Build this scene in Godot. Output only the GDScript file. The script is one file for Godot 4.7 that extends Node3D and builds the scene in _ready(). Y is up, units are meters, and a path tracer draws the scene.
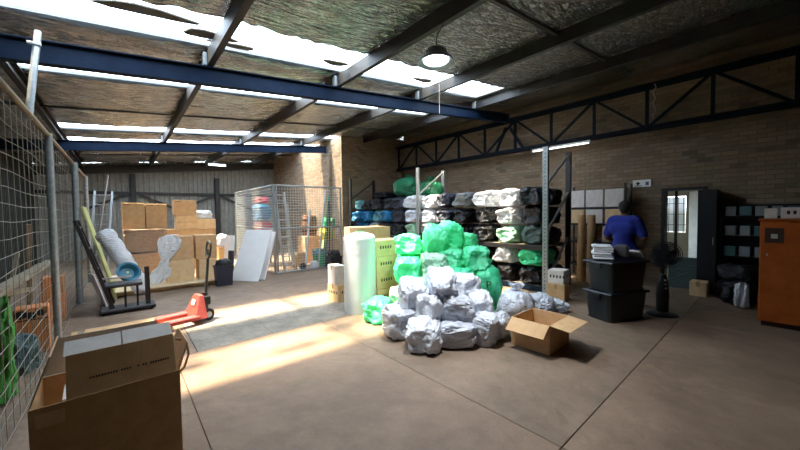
extends Node3D
# Storage warehouse: steel roof with translucent strips, racks of bagged goods, brick walls.

var M := {}
var taken := {}
var mesh_cache := {}

# ---------------------------------------------------------------- mesh builder
class MB:
	var v := PackedVector3Array()
	var n := PackedVector3Array()
	var c := PackedColorArray()
	var ix := PackedInt32Array()
	var col := Color(1, 1, 1)
	var colored := false

	func vert(p: Vector3, nn: Vector3) -> int:
		v.append(p); n.append(nn); c.append(col)
		return v.size() - 1

	func tri(a: Vector3, b: Vector3, d: Vector3) -> void:
		var nn := (b - a).cross(d - a).normalized()
		var i := vert(a, nn); vert(b, nn); vert(d, nn)
		ix.append_array(PackedInt32Array([i, i + 2, i + 1]))

	# corners counter-clockwise seen from outside
	func quad(a: Vector3, b: Vector3, d: Vector3, e: Vector3) -> void:
		var nn := (b - a).cross(d - a) + (d - a).cross(e - a)
		nn = nn.normalized()
		var i := vert(a, nn); vert(b, nn); vert(d, nn); vert(e, nn)
		ix.append_array(PackedInt32Array([i, i + 2, i + 1, i, i + 3, i + 2]))

	func box(p: Vector3, s: Vector3, basis := Basis.IDENTITY, b := 0.0) -> void:
		var h := s * 0.5
		if b <= 0.0:
			for ax in 3:
				for sg in [-1.0, 1.0]:
					var u := (ax + 1) % 3
					var w := (ax + 2) % 3
					var q: Array[Vector3] = []
					for k in [[-1, -1], [1, -1], [1, 1], [-1, 1]]:
						var t := Vector3.ZERO
						t[ax] = sg * h[ax]; t[u] = k[0] * h[u] * sg; t[w] = k[1] * h[w]
						q.append(p + basis * t)
					quad(q[0], q[1], q[2], q[3])
			return
		var inn := h - Vector3(b, b, b)
		for ax in 3:
			var u := (ax + 1) % 3
			var w := (ax + 2) % 3
			for sg in [-1.0, 1.0]:
				var q: Array[Vector3] = []
				for k in [[-1, -1], [1, -1], [1, 1], [-1, 1]]:
					var t := Vector3.ZERO
					t[ax] = sg * h[ax]; t[u] = k[0] * inn[u] * sg; t[w] = k[1] * inn[w]
					q.append(p + basis * t)
				quad(q[0], q[1], q[2], q[3])
			for su in [-1.0, 1.0]:
				for sw in [-1.0, 1.0]:
					var a0 := Vector3.ZERO; var a1 := Vector3.ZERO; var b0 := Vector3.ZERO; var b1 := Vector3.ZERO
					a0[ax] = -inn[ax]; a1[ax] = inn[ax]; b0[ax] = -inn[ax]; b1[ax] = inn[ax]
					a0[u] = su * h[u]; a1[u] = su * h[u]; a0[w] = sw * inn[w]; a1[w] = sw * inn[w]
					b0[u] = su * inn[u]; b1[u] = su * inn[u]; b0[w] = sw * h[w]; b1[w] = sw * h[w]
					if su * sw > 0:
						quad(p + basis * a0, p + basis * b0, p + basis * b1, p + basis * a1)
						var nn: Vector3 = n[n.size() - 1]
						if nn.dot(basis * (a0 + b0 + a1 + b1)) < 0: flip_last()
					else:
						quad(p + basis * a0, p + basis * a1, p + basis * b1, p + basis * b0)
						var nn2: Vector3 = n[n.size() - 1]
						if nn2.dot(basis * (a0 + b0 + a1 + b1)) < 0: flip_last()
		for sx in [-1.0, 1.0]:
			for sy in [-1.0, 1.0]:
				for sz in [-1.0, 1.0]:
					var A := p + basis * Vector3(sx * h.x, sy * inn.y, sz * inn.z)
					var B := p + basis * Vector3(sx * inn.x, sy * h.y, sz * inn.z)
					var C := p + basis * Vector3(sx * inn.x, sy * inn.y, sz * h.z)
					if sx * sy * sz > 0: tri(A, B, C)
					else: tri(A, C, B)

	func flip_last() -> void:
		var m := n.size()
		for i in range(m - 4, m): n[i] = -n[i]
		var k := ix.size()
		for t in [k - 6, k - 3]:
			var s := ix[t + 1]; ix[t + 1] = ix[t + 2]; ix[t + 2] = s

	func bar(a: Vector3, b: Vector3, w: float, h: float, up := Vector3.UP, bev := 0.0) -> void:
		var z := (b - a).normalized()
		if absf(z.dot(up)) > 0.98: up = Vector3.RIGHT
		var x := up.cross(z).normalized()
		var y := z.cross(x)
		box((a + b) * 0.5, Vector3(w, h, (b - a).length()), Basis(x, y, z), bev)

	func tube(pts: Array, r: float, sides := 8, caps := true, r2 := -1.0) -> void:
		var m := pts.size()
		var ring0 := -1
		var prev_x := Vector3.ZERO
		for i in m:
			var d: Vector3 = (pts[mini(i + 1, m - 1)] - pts[maxi(i - 1, 0)]).normalized()
			var x := prev_x
			if i == 0:
				x = d.cross(Vector3.UP if absf(d.y) < 0.9 else Vector3.RIGHT).normalized()
			else:
				x = (x - d * x.dot(d)).normalized()
			prev_x = x
			var y := d.cross(x)
			var rr := r if r2 < 0 else lerpf(r, r2, float(i) / (m - 1))
			var first := v.size()
			for k in sides:
				var t := TAU * k / sides
				var o := x * cos(t) + y * sin(t)
				vert(pts[i] + o * rr, o)
			if ring0 >= 0:
				for k in sides:
					var k2 := (k + 1) % sides
					ix.append_array(PackedInt32Array([ring0 + k, first + k, ring0 + k2, ring0 + k2, first + k, first + k2]))
			if caps and (i == 0 or i == m - 1):
				var dd := -d if i == 0 else d
				var ci := vert(pts[i], dd)
				var f2 := v.size()
				for k in sides:
					var t := TAU * k / sides
					vert(pts[i] + (x * cos(t) + y * sin(t)) * rr, dd)
				for k in sides:
					var k2 := (k + 1) % sides
					if i == 0: ix.append_array(PackedInt32Array([ci, f2 + k, f2 + k2]))
					else: ix.append_array(PackedInt32Array([ci, f2 + k2, f2 + k]))
			ring0 = first

	# profile of Vector2(radius, height), bottom to top, outside seen
	func lathe(profile: Array, seg := 24, at := Transform3D.IDENTITY) -> void:
		for i in profile.size() - 1:
			var p: Vector2 = profile[i]
			var q: Vector2 = profile[i + 1]
			if p.distance_to(q) < 1e-5: continue
			var nn := Vector2(q.y - p.y, -(q.x - p.x)).normalized()
			var f := v.size()
			for k in seg + 1:
				var t := TAU * k / seg
				var o := Vector3(cos(t), 0, sin(t))
				var nv := (at.basis * (o * nn.x + Vector3.UP * nn.y)).normalized()
				vert(at * (o * p.x + Vector3.UP * p.y), nv)
				vert(at * (o * q.x + Vector3.UP * q.y), nv)
			for k in seg:
				var a := f + 2 * k
				ix.append_array(PackedInt32Array([a, a + 2, a + 1, a + 1, a + 2, a + 3]))

	# grid of points, rows x columns, smooth
	func grid(pts: Array, wrap := false, flip := false) -> void:
		var f := v.size()
		var rows := pts.size()
		var cols: int = pts[0].size()
		var acc := PackedVector3Array()
		acc.resize(rows * cols)
		for r in rows:
			for k in cols: vert(pts[r][k], Vector3.UP)
		var last := cols if wrap else cols - 1
		for r in rows - 1:
			for k in last:
				var k2 := (k + 1) % cols
				var a := r * cols + k; var b := r * cols + k2; var d := (r + 1) * cols + k2; var e := (r + 1) * cols + k
				var nn: Vector3 = (v[f + d] - v[f + a]).cross(v[f + e] - v[f + b])
				if flip: nn = -nn
				acc[a] += nn; acc[b] += nn; acc[d] += nn; acc[e] += nn
				if flip: ix.append_array(PackedInt32Array([f + a, f + b, f + d, f + a, f + d, f + e]))
				else: ix.append_array(PackedInt32Array([f + a, f + d, f + b, f + a, f + e, f + d]))
		for i in acc.size(): n[f + i] = acc[i].normalized() if acc[i].length() > 1e-12 else Vector3.UP

	func mesh() -> ArrayMesh:
		var a := []
		a.resize(Mesh.ARRAY_MAX)
		a[Mesh.ARRAY_VERTEX] = v; a[Mesh.ARRAY_NORMAL] = n; a[Mesh.ARRAY_INDEX] = ix
		if colored: a[Mesh.ARRAY_COLOR] = c
		var m := ArrayMesh.new()
		m.add_surface_from_arrays(Mesh.PRIMITIVE_TRIANGLES, a)
		return m

# ---------------------------------------------------------------- scene helpers
func numbered(called: String, parent: Node) -> String:
	if not parent.has_node(NodePath(called)): return called
	var key := str(parent.get_instance_id()) + called
	var k: int = taken.get(key, 0)
	while true:
		k += 1
		var s := "%s_%03d" % [called, k]
		if not parent.has_node(NodePath(s)):
			taken[key] = k
			return s
	return called

func put(called: String, shape, m: Material, parent: Node = self) -> MeshInstance3D:
	var o := MeshInstance3D.new()
	o.mesh = shape.mesh() if shape is MB else shape
	o.material_override = m
	o.name = numbered(called, parent)
	parent.add_child(o)
	return o

func tag(o: Node, label: String, category: String, group := "") -> Node:
	o.set_meta("label", label)
	o.set_meta("category", category)
	if group != "": o.set_meta("group", group)
	return o

func struct(o: Node) -> Node:
	o.set_meta("kind", "structure")
	return o

func base(called: String, at: Vector3, turn := 0.0) -> Node3D:
	var o := Node3D.new()
	o.name = numbered(called, self)
	add_child(o)
	o.position = at
	o.rotation_degrees.y = turn
	return o

func thing(called: String, label: String, category: String, at: Vector3, turn := 0.0, group := "") -> Node3D:
	var o := base(called, at, turn)
	tag(o, label, category, group)
	return o

func one(p: Vector3, s: Vector3, b := 0.0, basis := Basis.IDENTITY) -> MB:
	var m := MB.new()
	m.box(p, s, basis, b)
	return m

# ---------------------------------------------------------------- materials
func noise(seed_: int, freq: float, oct := 4, type := FastNoiseLite.TYPE_SIMPLEX_SMOOTH) -> FastNoiseLite:
	var f := FastNoiseLite.new()
	f.seed = seed_; f.frequency = freq; f.fractal_octaves = oct; f.noise_type = type
	f.fractal_type = FastNoiseLite.FRACTAL_FBM
	return f

# layered colour texture: blotches between two tones, then fine grain
func color_tex(seed_: int, a: Color, b: Color, size := 512, coarse := 0.006, fine := 0.12, grain := 0.10, spots := 0.0, spot_col := Color.BLACK) -> ImageTexture:
	var big := noise(seed_, coarse, 5).get_seamless_image(size, size)
	var small := noise(seed_ + 7, fine, 3).get_seamless_image(size, size)
	var mid := noise(seed_ + 13, coarse * 5.0, 4).get_seamless_image(size, size)
	var d0 := big.get_data(); var d1 := small.get_data(); var d2 := mid.get_data()
	var out := PackedByteArray()
	out.resize(size * size * 3)
	for i in size * size:
		var t := d0[i] / 255.0 * 0.65 + d2[i] / 255.0 * 0.35
		t = clampf((t - 0.5) * 1.9 + 0.5, 0.0, 1.0)
		var g := 1.0 + (d1[i] / 255.0 - 0.5) * grain * 2.0
		var cc := a.lerp(b, t)
		if spots > 0.0:
			var s := smoothstep(1.0 - spots, 1.0, d2[i] / 255.0 * 0.6 + d1[i] / 255.0 * 0.4)
			cc = cc.lerp(spot_col, s * 0.7)
		out[i * 3] = int(clampf(cc.r * g, 0, 1) * 255)
		out[i * 3 + 1] = int(clampf(cc.g * g, 0, 1) * 255)
		out[i * 3 + 2] = int(clampf(cc.b * g, 0, 1) * 255)
	return ImageTexture.create_from_image(Image.create_from_data(size, size, false, Image.FORMAT_RGB8, out))

func normal_tex(seed_: int, freq: float, strength: float, size := 512, oct := 4, stretch := 1) -> ImageTexture:
	var im: Image
	if stretch > 1:
		im = noise(seed_, freq, oct).get_seamless_image(size / stretch, size)
		im.resize(size, size, Image.INTERPOLATE_CUBIC)
	else:
		im = noise(seed_, freq, oct).get_seamless_image(size, size)
	im.convert(Image.FORMAT_RGB8)
	im.bump_map_to_normal_map(strength)
	return ImageTexture.create_from_image(im)

func mat(col: Color, rough := 0.7, metal := 0.0) -> StandardMaterial3D:
	var m := StandardMaterial3D.new()
	m.albedo_color = col
	m.roughness = rough
	m.metallic = metal
	return m

func tri_mat(tex: Texture2D, rough: float, scale: float, world := false, ntex: Texture2D = null, nscale := 1.0) -> StandardMaterial3D:
	var m := mat(Color.WHITE, rough)
	m.albedo_texture = tex
	m.uv1_triplanar = true
	m.uv1_world_triplanar = world
	m.uv1_scale = Vector3.ONE * scale
	if ntex:
		m.normal_enabled = true
		m.normal_texture = ntex
		m.normal_scale = nscale
	return m

func plastic(col: Color, rough: float, back: Color) -> StandardMaterial3D:
	var m := mat(col, rough)
	m.normal_enabled = true
	m.normal_texture = M.crinkle_n
	m.normal_scale = 1.2
	m.uv1_triplanar = true
	m.uv1_scale = Vector3.ONE * 1.6
	if back != Color.BLACK:
		m.backlight_enabled = true
		m.backlight = back
	return m

func make_materials() -> void:
	M.crinkle_n = normal_tex(41, 0.03, 13.0, 512, 4, 3)
	var rough_n := normal_tex(42, 0.06, 5.0, 512, 4)
	M.foil_n = normal_tex(43, 0.028, 45.0, 1024, 4, 6)
	M.concrete = tri_mat(color_tex(1, Color8(116, 95, 77), Color8(142, 118, 97), 1024, 0.004, 0.2, 0.05, 0.34, Color8(120, 104, 88)), 0.72, 0.17, true, rough_n, 0.25)
	M.concrete2 = tri_mat(color_tex(2, Color8(114, 96, 78), Color8(139, 117, 98), 1024, 0.005, 0.2, 0.05, 0.34, Color8(118, 104, 90)), 0.75, 0.19, true, rough_n, 0.25)
	M.patch = tri_mat(color_tex(3, Color8(112, 105, 95), Color8(144, 135, 123), 512, 0.01, 0.2, 0.06, 0.3, Color8(108, 102, 94)), 0.8, 0.4, true, rough_n, 0.3)
	M.joint = mat(Color8(52, 45, 38), 0.95)
	M.card = tri_mat(color_tex(4, Color8(196, 156, 112), Color8(210, 172, 126), 256, 0.02, 0.3, 0.04), 0.85, 1.4)
	M.card_pale = tri_mat(color_tex(5, Color8(212, 178, 132), Color8(226, 194, 150), 256, 0.02, 0.3, 0.04), 0.85, 1.4)
	M.card_white = tri_mat(color_tex(7, Color8(205, 196, 188), Color8(220, 212, 204), 256, 0.02, 0.3, 0.03), 0.8, 1.4)
	M.tape = mat(Color8(168, 130, 86), 0.35)
	M.ink = mat(Color8(50, 42, 34), 0.8)
	M.navy = tri_mat(color_tex(8, Color8(15, 27, 44), Color8(20, 34, 53), 256, 0.02, 0.3, 0.05), 0.55, 0.7)
	M.navy.metallic_specular = 0.2
	M.truss = tri_mat(color_tex(30, Color8(16, 22, 32), Color8(22, 30, 42), 256, 0.02, 0.3, 0.05), 0.6, 0.7)
	M.truss.metallic_specular = 0.2
	M.black_steel = tri_mat(color_tex(9, Color8(26, 26, 28), Color8(38, 37, 38), 256, 0.02, 0.3, 0.08), 0.5, 0.7)
	M.purlin = tri_mat(color_tex(10, Color8(20, 20, 21), Color8(34, 32, 30), 256, 0.02, 0.3, 0.08), 0.55, 0.6)
	M.galv = tri_mat(color_tex(11, Color8(140, 146, 148), Color8(170, 174, 174), 256, 0.05, 0.3, 0.06), 0.42, 1.0)
	M.galv.metallic = 0.55
	M.rust_wire = mat(Color8(150, 146, 134), 0.6, 0.2)
	M.galv_wire = mat(Color8(200, 204, 202), 0.5, 0.2)
	M.alu = mat(Color8(186, 188, 190), 0.35, 0.75)
	M.foil = tri_mat(color_tex(12, Color8(180, 184, 184), Color8(212, 215, 214), 512, 0.012, 0.2, 0.06), 0.24, 0.5, true, M.foil_n, 1.0)
	M.foil.metallic = 0.88
	M.foil_dark = tri_mat(color_tex(13, Color8(60, 56, 48), Color8(96, 90, 78), 256, 0.02, 0.3, 0.1), 0.5, 1.0)
	M.roof = mat(Color8(120, 122, 122), 0.6, 0.3)
	M.skylight = mat(Color(0.97, 0.98, 0.97, 0.12), 0.3)
	M.skylight.transparency = BaseMaterial3D.TRANSPARENCY_ALPHA
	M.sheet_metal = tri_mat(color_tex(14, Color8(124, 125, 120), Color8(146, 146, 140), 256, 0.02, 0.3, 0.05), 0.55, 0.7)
	M.sheet_metal.metallic = 0.3
	M.mortar = tri_mat(color_tex(15, Color8(112, 93, 72), Color8(130, 110, 86), 256, 0.03, 0.3, 0.08), 0.95, 1.0)
	M.brick = mat(Color.WHITE, 0.9)
	M.brick.vertex_color_use_as_albedo = true
	M.brick.normal_enabled = true
	M.brick.normal_texture = rough_n
	M.brick.uv1_triplanar = true
	M.brick.uv1_scale = Vector3.ONE * 2.0
	M.plaster = tri_mat(color_tex(16, Color8(176, 180, 170), Color8(194, 198, 188), 256, 0.02, 0.3, 0.03), 0.9, 0.8)
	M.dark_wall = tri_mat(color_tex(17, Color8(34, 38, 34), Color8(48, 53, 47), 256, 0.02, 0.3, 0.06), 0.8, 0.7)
	M.wood = tri_mat(color_tex(18, Color8(176, 146, 108), Color8(204, 176, 136), 256, 0.02, 0.25, 0.08), 0.8, 1.2)
	M.wood_grey = tri_mat(color_tex(19, Color8(120, 108, 90), Color8(150, 136, 114), 256, 0.02, 0.25, 0.1), 0.85, 1.2)
	M.ply = tri_mat(color_tex(20, Color8(214, 190, 152), Color8(230, 208, 172), 256, 0.01, 0.25, 0.05), 0.75, 0.8)
	M.cabinet = tri_mat(color_tex(21, Color8(158, 72, 16), Color8(178, 88, 24), 256, 0.012, 0.25, 0.06), 0.45, 1.0)
	M.dark_wood = mat(Color8(60, 38, 26), 0.6)
	M.white = mat(Color8(232, 232, 230), 0.5)
	M.panel_white = tri_mat(color_tex(22, Color8(238, 239, 240), Color8(246, 247, 247), 256, 0.02, 0.25, 0.02), 0.4, 0.8)
	M.panel_grey = mat(Color8(176, 172, 170), 0.5)
	M.parts_grey = mat(Color8(128, 132, 134), 0.6)
	M.parts_teal = mat(Color8(72, 108, 112), 0.6)
	M.panel_green = tri_mat(color_tex(23, Color8(180, 186, 116), Color8(196, 200, 136), 256, 0.02, 0.25, 0.04), 0.7, 0.9)
	M.red = tri_mat(color_tex(24, Color8(164, 60, 54), Color8(184, 86, 76), 256, 0.03, 0.25, 0.06, 0.3, Color8(150, 96, 84)), 0.5, 2.0)
	M.rubber = mat(Color8(28, 28, 29), 0.7)
	M.teal = mat(Color8(38, 104, 128), 0.4)
	M.black_plastic = mat(Color8(20, 24, 30), 0.42)
	M.bin = tri_mat(color_tex(25, Color8(20, 27, 29), Color8(28, 36, 38), 256, 0.02, 0.25, 0.05), 0.45, 1.0)
	M.navy_tub = mat(Color8(38, 40, 58), 0.5)
	M.green_paint = mat(Color8(34, 150, 90), 0.5)
	M.yellow = mat(Color8(214, 196, 48), 0.55)
	M.brown = tri_mat(color_tex(26, Color8(110, 76, 52), Color8(138, 98, 70), 256, 0.03, 0.3, 0.08), 0.9, 2.0)
	M.orange_crate = tri_mat(color_tex(27, Color8(214, 134, 78), Color8(226, 152, 96), 256, 0.03, 0.3, 0.05, 0.3, Color8(110, 62, 36)), 0.8, 2.5)
	M.cloth_white = mat(Color8(226, 226, 230), 0.9)
	M.cloth_grey = mat(Color8(92, 90, 92), 0.9)
	M.skin = mat(Color8(112, 76, 56), 0.6)
	M.shirt = tri_mat(color_tex(28, Color8(20, 34, 120), Color8(28, 44, 138), 256, 0.03, 0.3, 0.06), 0.9, 3.0)
	M.trousers = mat(Color8(34, 36, 46), 0.9)
	M.hair = mat(Color8(20, 17, 15), 0.8)
	M.lamp_glow = mat(Color8(250, 252, 255), 0.4)
	M.lamp_glow.emission_enabled = true
	M.lamp_glow.emission = Color(0.95, 0.98, 1.0)
	M.lamp_glow.emission_energy_multiplier = 3.0
	M.lamp_shell = mat(Color8(120, 126, 130), 0.45, 0.4)
	M.film = mat(Color(0.86, 0.93, 0.9, 0.5), 0.35)
	M.roll = mat(Color8(206, 212, 220), 0.3)
	M.roll.backlight_enabled = true
	M.roll.backlight = Color(0.55, 0.6, 0.58)
	M.roll.clearcoat_enabled = true
	M.roll.clearcoat = 0.4
	M.g_bag = plastic(Color8(82, 232, 172), 0.34, Color(0.4, 0.7, 0.55))
	M.g_bag2 = plastic(Color8(104, 234, 180), 0.34, Color(0.4, 0.7, 0.55))
	M.pale_g_bag = plastic(Color8(178, 226, 200), 0.36, Color(0.4, 0.5, 0.45))
	M.dk_g_bag = plastic(Color8(10, 98, 64), 0.38, Color(0.05, 0.2, 0.12))
	M.w_bag = plastic(Color8(230, 233, 240), 0.42, Color(0.5, 0.5, 0.53))
	M.w_bag2 = plastic(Color8(216, 220, 230), 0.42, Color(0.5, 0.5, 0.53))
	M.grey_bag = plastic(Color8(128, 128, 130), 0.45, Color.BLACK)
	M.k_bag = plastic(Color8(22, 22, 28), 0.32, Color.BLACK)
	M.navy_bag = plastic(Color8(46, 50, 66), 0.34, Color.BLACK)
	M.b_bag = plastic(Color8(30, 116, 164), 0.38, Color.BLACK)
	M.teal_bag = plastic(Color8(92, 148, 156), 0.4, Color.BLACK)
	M.dkgrey_bag = plastic(Color8(58, 78, 74), 0.4, Color.BLACK)
	M.wrap = plastic(Color8(162, 132, 108), 0.25, Color.BLACK)
	M.wrap.clearcoat_enabled = true
	M.wrap.clearcoat = 0.6
	M.bubble = plastic(Color8(226, 228, 230), 0.4, Color(0.3, 0.3, 0.3))
	M.net_green = plastic(Color8(70, 150, 60), 0.6, Color.BLACK)
	M.net_dark = plastic(Color8(70, 92, 96), 0.6, Color.BLACK)

# ---------------------------------------------------------------- geometry of the roof
func under(x: float) -> float:      # underside of the roof lining
	return 3.75 + 0.1 * x

const X_LEFT := -2.3
const X_STEP := 6.03      # rear part of the building is narrower
const X_RIGHT := 8.95
const Z_BACK := -17.05
const Z_STEP := -10.2
const Z_FRONT := 4.0
const STRIPS := [[-5.05, -4.18], [-6.9, -6.05], [-10.95, -10.2], [-13.6, -11.85]]

func _ready() -> void:
	# ---- camera
	var cam := Camera3D.new()
	cam.name = "camera"
	add_child(cam)
	cam.fov = 69.13
	cam.near = 0.05
	cam.far = 200.0
	cam.position = Vector3(0, 1.6, 0)
	cam.basis = Basis(Vector3.UP, deg_to_rad(-40.53)) * Basis(Vector3.RIGHT, deg_to_rad(-2.07)) * Basis(Vector3.BACK, deg_to_rad(-0.739))
	cam.current = true
	# ---- sky, sun, exposure
	var env := Environment.new()
	env.background_mode = Environment.BG_SKY
	var sky := Sky.new()
	var sm := ProceduralSkyMaterial.new()
	sm.sky_top_color = Color(0.84, 0.92, 1.0)
	sm.sky_horizon_color = Color(0.92, 0.96, 1.0)
	sm.ground_bottom_color = Color(0.35, 0.33, 0.3)
	sm.ground_horizon_color = Color(0.5, 0.48, 0.45)
	sm.sky_energy_multiplier = 1.0
	sky.sky_material = sm
	env.sky = sky
	env.background_energy_multiplier = 13.2
	env.tonemap_mode = Environment.TONE_MAPPER_LINEAR
	env.tonemap_exposure = 1.0
	env.sdfgi_enabled = true
	env.ssao_enabled = true
	env.ssil_enabled = true
	var we := WorldEnvironment.new()
	we.name = "world"
	we.environment = env
	add_child(we)
	var sun := DirectionalLight3D.new()
	sun.name = "sun"
	add_child(sun)
	sun.light_energy = 9.5
	sun.light_color = Color(1.0, 0.93, 0.80)
	sun.light_angular_distance = 3.6
	sun.shadow_enabled = true
	sun.look_at_from_position(Vector3(-0.35, 1.0, -0.19) * 30.0, Vector3.ZERO)

	make_materials()
	print("materials")
	build_shell()
	print("shell")
	build_roof()
	build_lamps()
	build_fence()
	build_left_goods()
	build_boxes()
	build_cage()
	build_rack()
	build_pile()
	build_center()
	build_right()
	print("done")

# ---------------------------------------------------------------- room shell
func brick_face(parent: Node, o: Vector3, u: Vector3, length: float, height_fn: Callable, nrm: Vector3, holes: Array, tone: Color, seed_: int) -> void:
	var rng := RandomNumberGenerator.new()
	rng.seed = seed_
	var m := MB.new()
	m.colored = true
	var bw := 0.222; var bh := 0.073; var j := 0.012
	var rows := int(4.9 / (bh + j))
	for r in rows:
		var y0 := r * (bh + j) + 0.006
		var off := (bw + j) * 0.5 if r % 2 else 0.0
		var k := -1
		while true:
			k += 1
			var a := k * (bw + j) - off
			if a >= length: break
			var b := minf(a + bw, length)
			a = maxf(a, 0.0)
			if b - a < 0.03: continue
			var mid := (a + b) * 0.5
			var pm := o + u * mid
			if y0 + bh > height_fn.call(pm): continue
			var skip := false
			for h in holes:
				if mid > h[0] and mid < h[1] and y0 + bh > h[2] and y0 < h[3]: skip = true
			if skip: continue
			var f := rng.randf_range(0.8, 1.14)
			var wv := rng.randf_range(-0.05, 0.05)
			if rng.randf() < 0.07: f *= 0.72
			m.col = Color(clampf(tone.r * f * (1.0 + wv), 0, 1), clampf(tone.g * f, 0, 1), clampf(tone.b * f * (1.0 - wv), 0, 1))
			var out := rng.randf_range(0.007, 0.012)
			var p0 := o + u * a + Vector3.UP * y0
			var w := u * (b - a); var hh := Vector3.UP * bh; var q := nrm * out
			if u.cross(Vector3.UP).dot(nrm) > 0:
				m.quad(p0 + q, p0 + w + q, p0 + w + hh + q, p0 + hh + q)
				m.quad(p0 + hh + q, p0 + w + hh + q, p0 + w + hh, p0 + hh)
				m.quad(p0, p0 + w, p0 + w + q, p0 + q)
				m.quad(p0, p0 + q, p0 + hh + q, p0 + hh)
				m.quad(p0 + w + q, p0 + w, p0 + w + hh, p0 + w + hh + q)
			else:
				m.quad(p0 + q, p0 + hh + q, p0 + w + hh + q, p0 + w + q)
				m.quad(p0 + hh + q, p0 + hh, p0 + w + hh, p0 + w + hh + q)
				m.quad(p0, p0 + q, p0 + w + q, p0 + w)
				m.quad(p0, p0 + hh, p0 + hh + q, p0 + q)
				m.quad(p0 + w + q, p0 + w + hh + q, p0 + w + hh, p0 + w)
	var n := put("brick_courses", m, M.brick, parent)
	n.set_meta("kind", "stuff")

func rib_sheet(width: float, height: float, t: float, rise := 0.0) -> ArrayMesh:
	var m := MB.new()
	var pts: Array[Vector2] = []
	var ribs := 4
	var pitch := width / ribs
	for i in ribs:
		var s := i * pitch
		pts.append_array([Vector2(s, 0), Vector2(s + pitch * 0.58, 0), Vector2(s + pitch * 0.68, t), Vector2(s + pitch * 0.9, t)])
	pts.append(Vector2(width, 0))
	for i in pts.size() - 1:
		var a := pts[i]; var b := pts[i + 1]
		m.quad(Vector3(a.x, 0, a.y), Vector3(b.x, 0, b.y), Vector3(b.x, height + rise * b.x, b.y), Vector3(a.x, height + rise * a.x, a.y))
	return m.mesh()

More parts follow.
